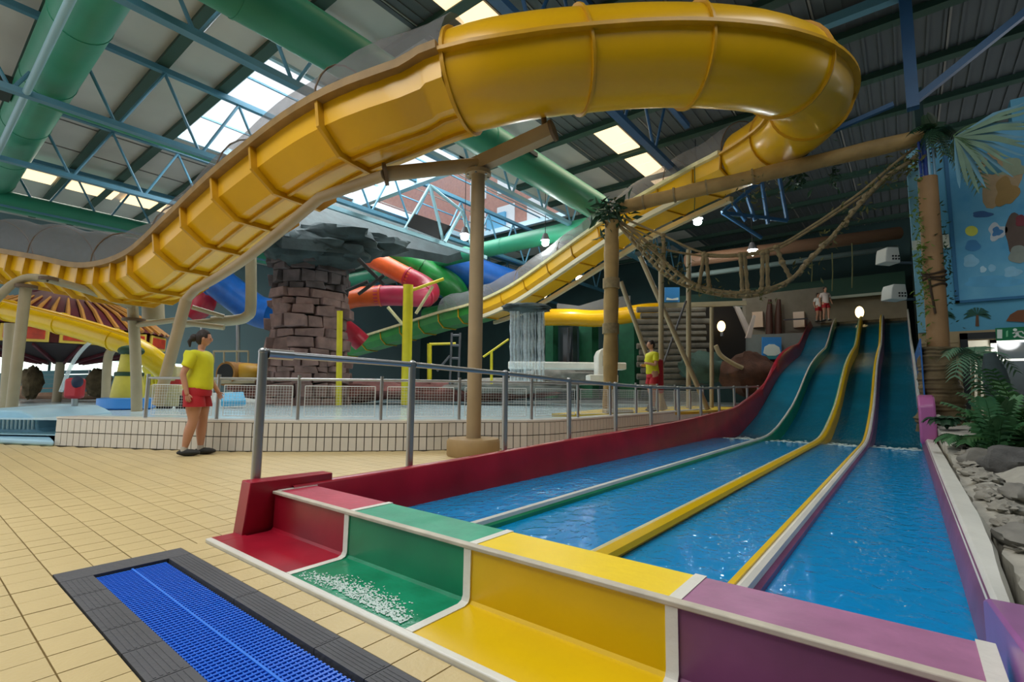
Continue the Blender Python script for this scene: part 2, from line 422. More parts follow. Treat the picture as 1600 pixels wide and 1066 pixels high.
finish('painted_island', MB().box((.5, YW-.06, 3.83), (.82, YW-.055, 4.1)), P_('cloud', '#d9dfd0'), wall_upper, smooth=0)
finish('painted_island', MB().box((.24, YW-.128, 3.85), (.38, YW-.122, 4.05)), P_('cloud', '#d9dfd0'), wall_upper, smooth=0)
# painted palms on the tan band
for px, py, sz in [(1527, 492, 23), (1478, 494, 16)]:
    for a in (5, 32, 58, 85, 112, 140, 165, 190, -12):
        r = math.radians(a); dx, dy = math.cos(r), -math.sin(r)*.75; q1 = (px+dx*sz*.55, py+dy*sz*.62-1); q2 = (px+dx*sz, py+dy*sz*.85+4); nx, ny = -dy*2.4, dx*2.4
        pts = [PY(px, py, YW-.016), PY(q1[0]+nx, q1[1]+ny, YW-.016), PY(q2[0], q2[1], YW-.016), PY(q1[0]-nx, q1[1]-ny, YW-.016)]
        finish('painted_palm', MB().prism(pts, (0, .003, 0)), P_('palm', '#1f5a4a'), wall_right if py > 530 else wall_upper, smooth=0)
    finish('painted_palm', MB().prism([PY(px-2, py, YW-.014), PY(px+2, py, YW-.014), PY(px+3, py+18, YW-.014), PY(px-3, py+18, YW-.014)], (0, .003, 0)), P_('ptrunk', '#6a4a30'), wall_upper, smooth=0)
finish('painted_hill', MB().prism([PY(x, y, YW-.02) for x, y in [(1572, 502), (1578, 492), (1590, 485), (1612, 483), (1612, 504)]], (0, .003, 0)), P_('hill', '#7d4a28'), wall_right, smooth=0)

# ---- doorway on the right with corridor behind
def box3(p, q): 
    return (min(p[0], q[0]), min(p[1], q[1]), min(p[2], q[2])), (max(p[0], q[0]), max(p[1], q[1]), max(p[2], q[2]))
dfm = mat('dark_frame', '#2b2e31', .5)
mb = MB(); mb.box((.86, YW-.08, .2), (.97, YW+.1, 2.1)); mb.box((.86, YW-.08, 1.98), (2.85, YW+.1, 2.1)); mb.box((2.74, YW-.08, .2), (2.85, YW+.1, 2.1))
door = struct('door_1', mb, dfm, smooth=0)
corr = mat('corridor_wall', '#c4bfae', .8)
mb = MB(); mb.box((.7, YW+2.2, -.2), (4.5, YW+2.3, 2.7)); mb.box((.7, YW+.3, 2.35), (4.5, YW+2.3, 2.45)); mb.box((4.4, YW+.3, -.2), (4.5, YW+2.3, 2.7))
struct('wall_corridor', mb, corr, smooth=0)
struct('corridor_floor', MB().box((.7, YW, .2), (4.5, YW+2.3, .3)), mat('corr_floor', '#9a9484', .5), smooth=0)
wfr = mat('white_frame', '#e9ebe6', .4)
mb = MB(); y = YW+2.12
mb.box((1.5, y, .3), (1.6, y+.07, 2.15)); mb.box((1.5, y, 2.05), (2.9, y+.07, 2.15)); mb.box((1.5, y, 1.65), (2.9, y+.05, 1.7)); mb.box((2.4, y, .3), (2.5, y+.07, 2.1))
d2 = struct('door_2', mb, wfr, smooth=0)
finish('glass_panel', MB().box((1.6, y+.02, .35), (2.4, y+.03, 2.05)), mat('dark_glass', '#3a4144', .1), d2, smooth=0)
lampm = mat('lamp_white', (1, 1, .97), .5, emit=9); bulbm = mat('bulb_white', (.93, 1, .97), .5, emit=170)
cl = one('ceiling_light', MB().box((1.4, YW+1.1, 2.31), (2.3, YW+1.3, 2.35)), lampm, 'white strip light on the corridor ceiling behind the exit door', 'light')
pl = bpy.data.lights.new('corridor_lamp', 'POINT'); pl.energy = 30; pl.shadow_soft_size = .2; po = bpy.data.objects.new('corridor_lamp', pl); C.objects.link(po); po.location = (1.9, YW+1.2, 2.15)
# exit sign
sg = thing('exit_sign', 'green exit sign with white running man above the doorway', 'sign', (1.6, YW-.1, 2.1))
gm = mat('sign_green', '#0b7a4c', .4); sw = mat('sign_white', '#e8f4ec', .4)
a, b = PY(1555, 513, YW-.12), PY(1625, 530, YW-.12)
finish('board', MB().box((a.x, YW-.12, b.z), (b.x+.05, YW-.1, a.z)), gm, sg, smooth=0)
def spoly(pts): return MB().prism([PY(x, y, YW-.126) for x, y in pts], (0, .005, 0))
finish('pictogram_door', spoly([(1558, 515), (1566, 515), (1566, 529), (1558, 529)]), sw, sg, smooth=0)
finish('pictogram_arrow', spoly([(1572, 518), (1575, 516), (1575, 526), (1572, 527)]), mat('sign_pale', '#7fd0a0', .4), sg, smooth=0)
man = MB()
def sst(p0, p1, w):
    p0 = PY(*p0, YW-.126); p1 = PY(*p1, YW-.126); man.beam(p0, p1, w, .006, up=Vector((0, 1, 0)))
sst((1588, 518), (1590, 524), .045); sst((1590, 524), (1596, 527), .03); sst((1596, 527), (1601, 528), .025)
sst((1589, 524), (1584, 527), .03); sst((1588, 519), (1582, 521), .02); sst((1589, 519), (1597, 518), .02); sst((1597, 518), (1600, 522), .02)
man.ell(PY(1586, 515.5, YW-.124), (.028, .004, .028), 10, 6)
finish('pictogram_man', man, sw, sg, smooth=0)

# ---- pale ground on the right
def gz(x, y):
    rg = abs(noise.noise(Vector((x*3.0, y*2.2, 9))))*.15*min(1, max(0, (x-.34)*5))*(1 if y < 7 else max(.25, 1-(y-7)/2))
    return rg-.02+gz0(x, y)
def gz0(x, y):
    t = min(1, max(0, (y-5.5)/6)); t = t*t*(3-2*t)
    return .06+.34*t+.05*noise.noise(Vector((x*1.3, y*1.3, 0)))+.025*noise.noise(Vector((x*4, y*4, 3)))+.05*max(0, min(1, (x-.5)))
rows = []
for j in range(260):
    y = -.5+13.6*j/259; rows.append([(.36+(5.5*(i/44)**1.7)+(.03*noise.noise(Vector((0, y*6, 5))) if i == 0 else 0), y, gz(.36+5.5*(i/44)**1.7, y)) for i in range(45)])
rows_ = [[(r[0][0], r[0][1], -.3)]+r for r in rows]
ground = struct('ground', MB().strip(rows_), sand, loc=(0, 0, 0), smooth=60)

# ================================================================== RACING SLIDE
slide = thing('racing_slide', 'four lane racing slide with red, green, yellow and purple end steps', 'water slide', (-1.5, 1.3, 0))
PROF = [(1.8, .045), (9, .05), (10.5, .05), (11.2, .08), (12, .19), (13, .40), (14, .64), (15, .98), (16, 1.37), (17, 1.72), (18, 1.98), (19, 2.2), (20, 2.4), (21, 2.58), (22, 2.95), (23, 3.42), (24, 3.85), (25, 4.15)]
def prof(y, P=PROF):
    if y <= P[0][0]: return P[0][1]
    for (a, b), (c, d) in zip(P, P[1:]):
        if a <= y <= c: return b+(d-b)*(y-a)/(c-a)
    return P[-1][1]
def sprof(y): return sum(prof(y+d) for d in (-.2, -.1, 0, .1, .2))/5
REDT = [(1.9, .27), (3, .28), (4, .30), (5.2, .33), (7, .36), (8.6, .39), (10, .44), (12.4, .55), (14.3, .86), (15.9, 1.22), (17.1, 1.8), (18.2, 2.2), (19.9, 2.56), (22, 2.85), (24, 3.6), (25.2, 4.2)]
def rprof(y): return sum(prof(y+d, REDT) for d in (-.4, -.2, 0, .2, .4))/5
YS = [1.7+.3*i for i in range(32)]+[11.3+.2*i for i in range(69)]
YS = [y for y in YS if y <= 25.01]
def sweepx(name, sec, m, ys=YS, pf=sprof, smooth=40, close=True, **k):
    # sec: list of (x, dz) relative to the running profile
    rows = [[(x, y, pf(y)+dz) for x, dz in sec] for y in ys]
    mb = MB().strip(rows, close); n = len(sec)
    if close: mb.f.append(tuple(range(n))); mb.f.append(tuple(range(len(mb.v)-n, len(mb.v))))
    return finish(name, mb, m, slide, smooth=smooth)
DIV = [-2.23, -1.35, -.62]; XL, XR = -3.05, .155
edges = [XL]+DIV+[XR]
def lane_dz(y): return -.24 if y < 10.5 else -.24-.12*min(1, (y-10.5)/2)
for k in range(4):
    a, b = edges[k]+(.03 if k else -.04), edges[k+1]-(.03 if k < 3 else -.012)
    for nm, ysel, m_ in (('lane', [y for y in YS if y <= 10.9], blue), ('slope_lane', [y for y in YS if y >= 10.7], mat('lane_slope', '#12a0bd', .25, var=.3, vscale=1.5, bump=.1, bscale=5))):
        rows = []
        for y in ysel:
            z = sprof(y)+lane_dz(y)
            rows.append([(a, y, z+.10), (a+.10, y, z+.02), (a+.2, y, z), ((a+b)/2, y, z-.005), (b-.2, y, z), (b-.10, y, z+.02), (b, y, z+.10)])
        finish(nm, MB().strip(rows), m_, slide, smooth=60)
# water in the run-out and thin water on the slope
for k in range(4):
    a, b = edges[k]+(.015 if k else -.06), edges[k+1]-(.015 if k < 3 else -.012)
    for nm, ysel, m_ in (('water', [y for y in YS if y <= 11.0], lanew), ('water_film', [y for y in YS if y >= 10.8], filmw)):
        rows = []
        for y in ysel:
            z = sprof(y)+(-.055 if y < 10.6 else -.055-.22*min(1, (y-10.6)/1.6)); n = 9
            rows.append([(a+(b-a)*i/(n-1), y, z+.002*noise.noise(Vector((a+i*.1, y*2, 1)))) for i in range(n)])
        finish(nm, MB().strip(rows), m_, slide, smooth=60, up=True)
# dividers: coloured sides and cap
def divider(x, mL, mC, mR, w=.035, capw=1):
    sweepx('divider_side', [(x-.012, -.01), (x-w-.002, -.03), (x-w-.03, -.4), (x-.005, -.4)], mL)
    sweepx('divider_side', [(x+.012, -.01), (x+.005, -.4), (x+w+.03, -.4), (x+w+.002, -.03)], mR)
    sweepx('divider_cap', [(x-w*.6*capw, -.02), (x-w*.5*capw, .008), (x, .018), (x+w*.5*capw, .008), (x+w*.6*capw, -.02)], mC)
divider(DIV[0], red, whi, green); divider(DIV[1], green, crm, yel, .05); divider(DIV[2], yel, whi, pur, .05)
sweepx('divider_stripe', [(DIV[2]-.075, -.03), (DIV[2]-.06, .006), (DIV[2]-.022, .02), (DIV[2]-.02, -.03)], yel)
sweepx('divider_stripe', [(DIV[1]+.02, -.03), (DIV[1]+.022, .02), (DIV[1]+.065, .0), (DIV[1]+.075, -.03)], yel)
# red outer wall
rows = []
for y in YS:
    t = rprof(y); z = sprof(y)
    rows.append([(-3.10, y, z-.5), (-3.04, y, z-.25), (-3.12, y, z+.02), (-3.15, y, t-.01), (-3.16, y, t), (-3.235, y, t), (-3.245, y, t-.02), (-3.245, y, z-.4)])
o = finish('side_wall', MB().strip(rows, True), red, slide, smooth=50)
# right wall: purple face, white coping, lilac bulkhead at the foot of the slope
rows = [[(.17, y, sprof(y)-.3), (.15, y, sprof(y)-.1), (.175, y, sprof(y)+.06), (.2, y, sprof(y)+.10), (.21, y, sprof(y)-.3)] for y in YS]
finish('side_wall', MB().strip(rows, True), pur, slide, smooth=50)
rows = [[(.19, y, sprof(y)-.2), (.19, y, sprof(y)+.085), (.215, y, sprof(y)+.12), (.235+.075*max(0, min(1, (y-2.2)/2))+.012*noise.noise(Vector((0, y*5, 0))), y, sprof(y)+.11), (.25+.1*max(0, min(1, (y-2.2)/2))+.02*noise.noise(Vector((0, y*4, 7))), y, sprof(y)+.02), (.36, y, -.2)] for y in YS if y < 11.2]
finish('coping', MB().strip(rows, True), whi, slide, smooth=50)
rows = [[(.16, y, sprof(y)-.2), (.16, y, sprof(y)+.13), (.175, y, sprof(y)+.17), (.21, y, sprof(y)+.17), (.22, y, sprof(y)-.5)] for y in YS if y > 11]
finish('coping', MB().strip(rows, True), whi, slide, smooth=50)
mb = MB(); bl = [(10.75, .08), (10.7, .2), (10.72, .72), (10.85, .86), (11.1, .9), (11.35, .84), (11.45, .7), (11.4, .2), (11.3, .08)]
mb.prism([(.13, y, z) for y, z in bl], (.22, 0, 0)); finish('bulkhead', mb, mat('pink_gelcoat', '#b4649c', .35), slide, bevel=.03)
finish('bulkhead_bracket', MB().ell((.38, 10.9, .52), (.05, .07, .06)).ell((.37, 10.9, .3), (.07, .09, .05)), mat('putty', '#cfc9bb', .7), slide)
mb = MB().prism([(.222, 11.4, .1), (.222, 20, .1), (.222, 20, 2.1), (.222, 11.4, 1.9)], (.02, 0, 0)); finish('screen_panel', mb, mat('panel_blue', '#2563a8', .5), slide, smooth=0)

# end steps
BX = [-3.17, -2.36, -1.48, -.61, .125]
cols = [red, green, yel, pur]
tread_m = [red, mat('green_tread', '#17936a', .25, bump=.2, bscale=20, var=.25, vscale=5, col2='#0b7c55'), yel, pur]
top_lit_m = [mat('red_top_lit', '#c03d55', .45, bump=.15, var=.2, vscale=6), mat('green_top_lit', '#3bab86', .45, bump=.15, var=.25, vscale=6), mat('yellow_top_lit', '#fbd808', .4, bump=.1, var=.06, vscale=6), mat('purple_top_lit', '#b3789f', .45, bump=.15, var=.25, vscale=6)]  # tops lighter than the risers: light from above put into the colour
Y0, Y1, Y2, ZT = 1.237, 1.575, 1.86, .252
for k in range(4):
    a, b = BX[k], BX[k+1]
    tr = [(Y0+.03, -.05), (Y0+.03, .018), (Y1-.03, .02), (Y1-.01, .025), (Y1+.002, .04), (Y1+.002, -.05)]
    finish('tread', MB().prism([(a+.02, y, z) for y, z in tr], (b-a-.04, 0, 0)), tread_m[k], slide, smooth=35)
    rs = [(Y1, -.05), (Y1, .04), (Y1+.004, ZT-.01), (Y1+.06, ZT-.01), (Y1+.06, -.05)]
    finish('riser', MB().prism([(a+.02, y, z) for y, z in rs], (b-a-.04, 0, 0)), cols[k], slide, smooth=35)
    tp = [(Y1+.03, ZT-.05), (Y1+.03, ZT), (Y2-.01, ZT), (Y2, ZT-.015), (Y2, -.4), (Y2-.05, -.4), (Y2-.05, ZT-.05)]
    finish('wall_top', MB().prism([(a+.02, y, z) for y, z in tp], (b-a-.04, 0, 0)), top_lit_m[k], slide, smooth=35)
finish('trim', MB().box((BX[0]-.1, Y0, -.05), (BX[4]+.02, Y0+.035, .02)), whi, slide, bevel=.006)
finish('trim', MB().box((BX[0], Y1-.006, ZT-.014), (BX[4]+.02, Y1+.032, ZT+.004)), crm if False else mat('trim_beige', '#cfc6b4', .5, var=.2, vscale=12), slide, bevel=.004)
for k in (1, 2, 3, 4):
    x = BX[k]; w = .02
    tr = [(Y0+.03, -.05), (Y0+.03, .022), (Y1-.035, .024), (Y1-.014, .032), (Y1-.005, .05), (Y1-.003, ZT+.003), (Y2, ZT+.003), (Y2+.003, ZT-.1), (Y2-.05, -.05)]
    finish('trim', MB().prism([(x-w, y, z) for y, z in tr], (2*w, 0, 0)), whi, slide, smooth=35)
finish('trim', MB().box((BX[0]-.005, Y1+.03, ZT-.01), (BX[0]+.03, Y2, ZT+.005)), whi, slide, smooth=0)
finish('end_panel', MB().prism([(-3.3, 1.40, 0), (-3.3, 1.435, .325), (-3.3, 1.99, .318), (-3.3, 1.99, 0)], (.125, 0, 0)), red, slide, bevel=.006)
finish('tread_end', MB().prism([(-3.27, 1.27, .001), (-3.15, 1.27, .001), (-3.15, 1.42, .001), (-3.27, 1.42, .001)], (0, 0, .018)), red, slide, smooth=0)
finish('end_panel', MB().prism([(.165, 1.0, 0), (.165, 1.2, .42), (.165, 2.3, .24), (.165, 2.42, .2), (.165, 2.42, -.1)], (.16, 0, 0)), lilac, slide, bevel=.01)
# top platform of the slide
finish('platform', MB().box((-3.6, 24.9, 3.7), (.2, 26.6, 3.95)), rockb, slide, smooth=0)
# white foam on the green step: a thin splash of real water beads
fo = MB()
for k in range(1500):
    t = R_.random(); x = -2.25+.62*t+R_.gauss(0, .05); y = 1.31+.10*math.sin(t*3)*.6+R_.gauss(0, .035)
    if k > 1000: x = -1.55-.5*R_.random()**1.3; y = 1.285+abs(R_.gauss(0, .03))+(x+1.55)*-.04
    if not (-2.32 < x < -1.52 and 1.28 < y < 1.52): continue
    r = R_.uniform(.0015, .0045); fo.ell((x, y, .022), (r*1.6, r, r*.5), 6, 4)
o = one('splash', fo, mat('foam_white', '#dff2ec', .2, alpha=.75), 'white water splash lying on the green step of the slide', 'water'); o['kind'] = 'stuff'

fo = MB()
for k in range(520):
    x = R_.uniform(-3.0, .12); y = 11.05+R_.gauss(0, .3)+.4*noise.noise(Vector((x*3, 0, 0)))
    if min(abs(x-d) for d in DIV) < .08: continue
    r = R_.uniform(.008, .02); fo.ell((x, y, sprof(y)+(-.055 if y < 10.6 else -.055-.22*min(1, (y-10.6)/1.6))), (r*2.2, r*1.2, r*.5), 6, 4)
tag(finish('foam', fo, MATS['foam_white'], slide), kind='stuff')
# ================================================================== BLUE GRATE
gt = thing('floor_grate', 'blue plastic floor grate in a charcoal ribbed frame', 'grate', (-2, .8, 0))
GX0, GX1, GY0, GY1 = -3.245, 1.0, .567, 1.105
IX0, IY0, IY1 = -3.09, .69, .985
finish('pit', MB().box((IX0-.01, IY0-.01, -.12), (GX1, IY1+.01, -.06)), black, gt, smooth=0)
def fpanel(x0, y0, x1, y1, ribs='x'):
    mb = MB().box((x0+.002, y0+.002, -.1), (x1-.002, y1-.002, .004)); 
    if ribs == 'x':
        n = 5
        for i in range(n):
            yy = y0+.015+(y1-y0-.03)*(i+.5)/n; mb.box((x0+.01, yy-.004, .004), (x1-.01, yy+.004, .0055))
    finish('frame_panel', mb, charc, gt, smooth=0)
fpanel(GX0, GY0, IX0, GY1, '')
xs = [IX0, -2.84, -2.62, -2.36, -2.12, -1.86, -1.6, -1.34, -1.08, -.8, -.5, -.2, .1, .5, 1.0]
for a, b in zip(xs, xs[1:]): fpanel(a, GY0, b, IY0)
xs = [IX0, -2.3, -1.66, -1.37, -1.0, -.5, 0, .5, 1.0]
for a, b in zip(xs, xs[1:]): fpanel(a, IY1+.012, b, GY1)
gb = MB(); x = IX0+.02
while x < -.2:
    gb.box((x, IY0+.004, -.022), (x+.011, IY1-.002, -.006)); x += .0235
tag(finish('grate_bars', gb, grateblue, gt, smooth=0), kind='stuff')
gb = MB()
for k in range(17):
    y = IY0+.012+k*.0172; w = .009 if k == 8 else .0035; gb.box((IX0+.01, y-w/2, -.02), (-.2, y+w/2, -.008 if k != 8 else -.003))
tag(finish('grate_rods', gb, mat('blue_grate_rod', '#2f7ff0', .35), gt, smooth=0), kind='stuff')

# ================================================================== STEEL FENCE beside the slide
fence = thing('slide_fence', 'steel post and rail fence running along the red slide wall', 'fence', (-3.32, 1.5, 0))
FZ = [1.17, 1.155, 1.12, 1.075, 1.045, 1.02, 1.02, 1.03, 1.05, 1.08, 1.1, 1.13]
pts = []
for k in range(12):
    y = 1.53+1.265*k; x = -3.32; z = FZ[k]-.03; pts.append(Vector((x, y, z)))
    mb = MB().cyl((x, y, 0), (x, y, z), .03, .03, 14); p = finish('post', mb, steel, fence)
    finish('post_cap', MB().ell((x, y, z), (.033, .033, .03), 10, 6), steel, p)
for a, b in zip(pts, pts[1:]): finish('rail', MB().cyl(a+Vector((0, .03, -.01)), b+Vector((0, -.03, -.01)), .024, .024, 12), steel, fence)
finish('rail_clamp', MB().cyl(pts[0]+Vector((0, .03, -.01)), pts[0]+Vector((0, .2, -.012)), .034), steel, fence)

# ================================================================== POOL WALL, WATER, FENCE
pw = thing('pool_wall', 'low pool wall faced with white tiles and dark joints', 'wall', tuple(POOLLINE[2]))
HP = .44
def offs(line, d):
    out = []
    for i, p in enumerate(line):
        t = (line[min(i+1, len(line)-1)]-line[max(i-1, 0)]).normalized(); n = Vector((-t.y, t.x, 0)); out.append(p+n*d)
    return out
fine = catmull(POOLLINE, 4)
inner = offs(fine, .34); face = offs(fine, .012)
cut = [Vector((p.x, p.y, 0)) for p in fine]
rows = [[(a.x, a.y, -.05), (a.x, a.y, HP-.03), (b.x, b.y, HP-.03), (b.x, b.y, -.05)] for a, b in zip(face, inner)]
mbw = MB().strip(rows, True); mbw.f.append((0, 1, 2, 3)); finish('wall_core', mbw, dgrout, pw, smooth=0)
rows = [[(a.x, a.y, HP-.03), (a.x, a.y, HP), (b.x, b.y, HP), (b.x, b.y, HP-.03)] for a, b in zip(offs(fine, -.01), offs(fine, .36))]
mbw = MB().strip(rows, True); mbw.f.append((0, 1, 2, 3)); finish('wall_top', mbw, whitetile, pw, smooth=0)
acc = []; 
for a, b in zip(fine, fine[1:]):
    acc.append((a, b, (b-a).length))
tw = .112; cnt = 0; s = 0; tot = sum(c for _, _, c in acc)
def at_s(s):
    for a, b, l in acc:
        if s <= l: return a+(b-a)*(s/l), (b-a).normalized()
        s -= l
    return acc[-1][1], (acc[-1][1]-acc[-1][0]).normalized()
while s+tw < tot and cnt < 140:
    p, t = at_s(s+tw/2); n = Vector((t.y, -t.x, 0))
    for r in range(2):
        z = .004+(HP-.036)/2*(r+.5); c = p+Vector((0, 0, z))
        finish('tile', MB().obox(c, t, n, Vector((0, 0, 1)), tw/2-.0065, .006, (HP-.036)/4-.0065), whitetile, pw, smooth=0)
    s += tw; cnt += 1
while s+tw < tot:
    s += tw
# end return at the left
e0 = POOLLINE[0]
# pool water: one surface behind the wall
poly = [tuple(p)[:2] for p in offs(fine, .34)]
mb = MB(); n = len(poly)
vs = [(x, y, .36) for x, y in poly]; fs = []
big = [(-4.0, 28, .36), (-33, 28, .36), (-33, -3, .36), (-13.5, -.2, .36)]
mb.add(vs+big, [tuple(range(n+4))])
wtr = one('pool_water', mb, poolw, 'pale blue pool water behind the white tiled wall', 'water', smooth=0, loc=(-15, 8, .36), up=True); wtr['kind'] = 'stuff'
mb = MB().add([(x, y, .12) for x, y in poly]+[(a, b, .12) for a, b, c in big], [tuple(range(n+4))]); struct('pool_floor', mb, poolfl, smooth=0)
# floor slope of the beach entry at the left of the wall
bp_ = thing('pool_steps', 'pale blue ribbed pool edge at the left of the tiled wall', 'pool edge', tuple(PZ(40, 690, 0)))
pb = mat('pale_blue', '#a8d4ea', .45, var=.15, vscale=2)
a = [PZ(-60, 692, 0), PZ(84, 698, 0), PZ(84, 682, .05), PZ(-60, 678, .05)]
mbx = MB(); q = [PZ(-80, 690, 0), PZ(84, 698, 0), PZ(60, 668, 0.0), PZ(-80, 655, 0.0)]
mbx.add([v+Vector((0, 0, z)) for z in (.0, .09) for v in q], [(0, 1, 2, 3), (4, 5, 6, 7), (0, 1, 5, 4), (1, 2, 6, 5), (2, 3, 7, 6), (3, 0, 4, 7)])
finish('edge', mbx, pb, bp_, bevel=.03)
D0 = 8.6
def hump(px, py, D, dz=0): return W(px, py, D)+Vector((0, 0, dz))
top = [(-40, 640), (0, 641), (30, 642), (45, 648), (58, 656), (59, 672), (87, 683)]
mbx = MB(); ft_ = [W(x, y, 8.4) for x, y in top]+[W(87, 688, 8.4), W(-40, 687, 8.4)]
mbx.prism(ft_, CF*1.6+Vector((0, 0, .05))); finish('ramp', mbx, pb, bp_, bevel=.03)
for k in range(12):
    x = -20+k*6.5
    finish('rib', MB().cyl(W(x, 654, 8.38), W(x-1, 671, 8.38), .016, .016, 8), mat('rib_white', '#d9ecf3', .4), bp_)

# pool fence on the wall: posts, rail, mesh panels
pf = thing('pool_fence', 'low steel fence with white mesh panels on the pool wall', 'fence', tuple(POOLLINE[3]+Vector((0, .2, HP))))
base = offs(fine, .2); acc2 = [(a, b, (b-a).length) for a, b in zip(base, base[1:])]
def at2(s):
    for a, b, l in acc2:
        if s <= l: return a+(b-a)*(s/l)
        s -= l
    return acc2[-1][1]
tot2 = sum(l for _, _, l in acc2); sp = 1.2; s = 1.35; pp = []
while s < tot2: pp.append(at2(s)); s += sp
meshm = mat('white_mesh', '#d5dadb', .5)
for p in pp:
    finish('post', MB().cyl(p+Vector((0, 0, HP)), p+Vector((0, 0, HP+.66)), .026, .026, 12), steel, pf)
for i, (a, b) in enumerate(zip(pp, pp[1:])):
    finish('rail', MB().cyl(a+Vector((0, 0, HP+.6)), b+Vector((0, 0, HP+.6)), .02, .02, 10), steel, pf)
    t = (b-a).normalized(); Lh = (b-a).length; mp_ = MB()
    x0, x1, z0, z1 = .09, Lh-.09, HP+.05, HP+.5
    P = lambda u, z: a+t*u+Vector((0, 0, z))
    for u in (x0, x1): mp_.cyl(P(u, z0), P(u, z1), .006, .006, 6)
    for z in (z0, z1): mp_.cyl(P(x0, z), P(x1, z), .006, .006, 6)
    fr_ = finish('mesh_frame', mp_, meshm, pf)
    mp_ = MB(); u = x0+.04
    while u < x1: mp_.cyl(P(u, z0), P(u, z1), .0022, .0022, 3); u += .042
    z = z0+.04
    while z < z1: mp_.cyl(P(x0, z), P(x1, z), .0022, .0022, 3); z += .042
    tag(finish('mesh_wires', mp_, meshm, fr_, smooth=0), kind='stuff')

# ================================================================== MAIN COLUMN AND PIPES
col = thing('support_column', 'tan steel column with round base beside the slide', 'column', (-4.78, 5.16, 0))
c0 = Vector((-4.78, 5.16, 0)); ct = Vector((-4.62, 5.02, 4.05)); ct.x, ct.y = c0.x+.02, c0.y-.0
finish('base', MB().lathe(c0, [(.36, 0), (.37, .02), (.37, .2), (.345, .235), (.13, .24)], 32), mat('base_tan', '#a3875a', .6, bump=.1, var=.15), col, bevel=0)
finish('shaft', MB().cyl(c0+Vector((0, 0, .2)), c0+Vector((0, 0, 4.1)), 0.102, .102, 28), brn, col)
finish('cap_plate', MB().cyl(c0+Vector((0, 0, 4.05)), c0+Vector((0, 0, 4.11)), .19, .19, 20), brn, col)
for k in range(6):
    a = k*PI/3; c = c0+Vector((math.cos(a)*.155, math.sin(a)*.155, 4.03)); finish('bolt', MB().cyl(c, c+Vector((0, 0, .1)), .016, .016, 6), steel, col)
def pipes(name, label, paths, m, cat='pipe', extra=None):
    b0 = Vector(paths[0][0][0]); t = thing(name, label, cat, tuple(b0))
    for pts, r in paths: finish('pipe', MB().tube(catmull(pts, 6) if len(pts) > 2 else pts, r, 14), m, t)
    return t
ctop = c0+Vector((0, 0, 4.22))
armp = [W(247, 632, 9.0), W(291, 468, 8.9), W(306, 452, 8.8), W(345, 430, 8.5), W(400, 392, 8.0), W(500, 309, 7.3), W(600, 274, 6.9)]
sup = thing('flume_support', 'long bent tan pipe holding up the yellow flume', 'pipe', tuple(armp[0]))
finish('pipe', MB().tube([armp[0], armp[1]], .095, 16), brn, sup)
finish('pipe', MB().tube([armp[1]]+catmull(armp[2:6], 5)+[armp[6]], .08, 16), brn, sup)
arm = thing('support_arm', 'tan cross arm on the column under the yellow tube', 'beam', tuple(ctop))
e1 = W(605, 272, 7.0); e2 = W(862, 205, 6.85)
finish('pipe', MB().tube([e1, ctop], .105, 18), brn, arm)
finish('pipe', MB().beam(ctop-(e2-ctop).normalized()*.2, e2, .17, .2), brn, arm)
finish('end_flange', MB().cyl(e1, e1+(e1-ctop).normalized()*.05, .16, .16, 16), mat('dark_tan', '#5f4a33', .6), arm)
finish('end_flange', MB().cyl(e2, e2+(e2-ctop).normalized()*.04, .15, .15, 16), MATS['dark_tan'], arm)
finish('strut', MB().cyl(e2+Vector((-.12, 0, .05)), e2+Vector((-.15, 0, .5)), .04, .04, 10), MATS['dark_tan'], arm)

# ================================================================== YELLOW FLUME
RF = .65
ctl = [(-190, 396, 13.6), (-80, 398, 12.9), (20, 402, 12.2), (110, 416, 11.5), (190, 430, 10.8), (262, 414, 10.0), (330, 362, 9.2), (400, 303, 8.4), (470, 252, 7.8), (540, 208, 7.25), (610, 175, 6.95), (680, 145, 6.9), (750, 122, 6.7), (830, 106, 6.75), (920, 96, 6.85), (1010, 90, 6.95), (1100, 91, 7.05), (1180, 99, 7.3), (1236, 116, 7.8), (1264, 143, 8.6), (1260, 175, 9.6), (1226, 208, 10.7), (1174, 241, 11.8), (1115, 270, 13.2), (1050, 304, 14.4), (990, 338, 15.7), (930, 378, 17.0), (870, 419, 18.4), (810, 457, 19.8), (755, 480, 21.2), (700, 494, 22.6), (640, 512, 24.0), (580, 530, 25.2), (530, 545, 26.0)]
path = [W(*c) for c in ctl]
dense = catmull(path, 14)
cum = [0]
for a, b in zip(dense, dense[1:]): cum.append(cum[-1]+(b-a).length)
def proj(p):
    d = RM.T @ (np.array(p)-CP); return CX+F*d[0]/-d[2], CY-F*d[1]/-d[2]
def fl_at(s):
    s = max(0, min(cum[-1]-1e-4, s))
    lo = 0; hi = len(cum)-1
    while hi-lo > 1:
        m_ = (lo+hi)//2
        if cum[m_] <= s: lo = m_
        else: hi = m_
    t = (s-cum[lo])/(cum[hi]-cum[lo]); p = dense[lo].lerp(dense[hi], t)
    i0 = max(0, lo-3); i1 = min(len(dense)-1, hi+3); tg = (dense[i1]-dense[i0]).normalized()
    sd = tg.cross(Vector((0, 0, 1))).normalized(); up = sd.cross(tg).normalized()
    return p, tg, sd, up
fl = thing('yellow_flume', 'large yellow flume that loops overhead as a closed tube', 'water slide', tuple(W(730, 330, 7)))
def ring(s, prof_, sc=1.0):
    p, t, sd, up = fl_at(s); return [p+sd*(x*sc)+up*(y*sc) for x, y in prof_]
N = 28
closed = [(RF*math.cos(2*PI*i/N), RF*math.sin(2*PI*i/N)) for i in range(N)]
half = [(RF*math.cos(a), RF*math.sin(a)) for a in [math.radians(-180-0+180*i/16) for i in range(17)]]
half_th = half+[(x*.96, y*.96) for x, y in reversed(half)]
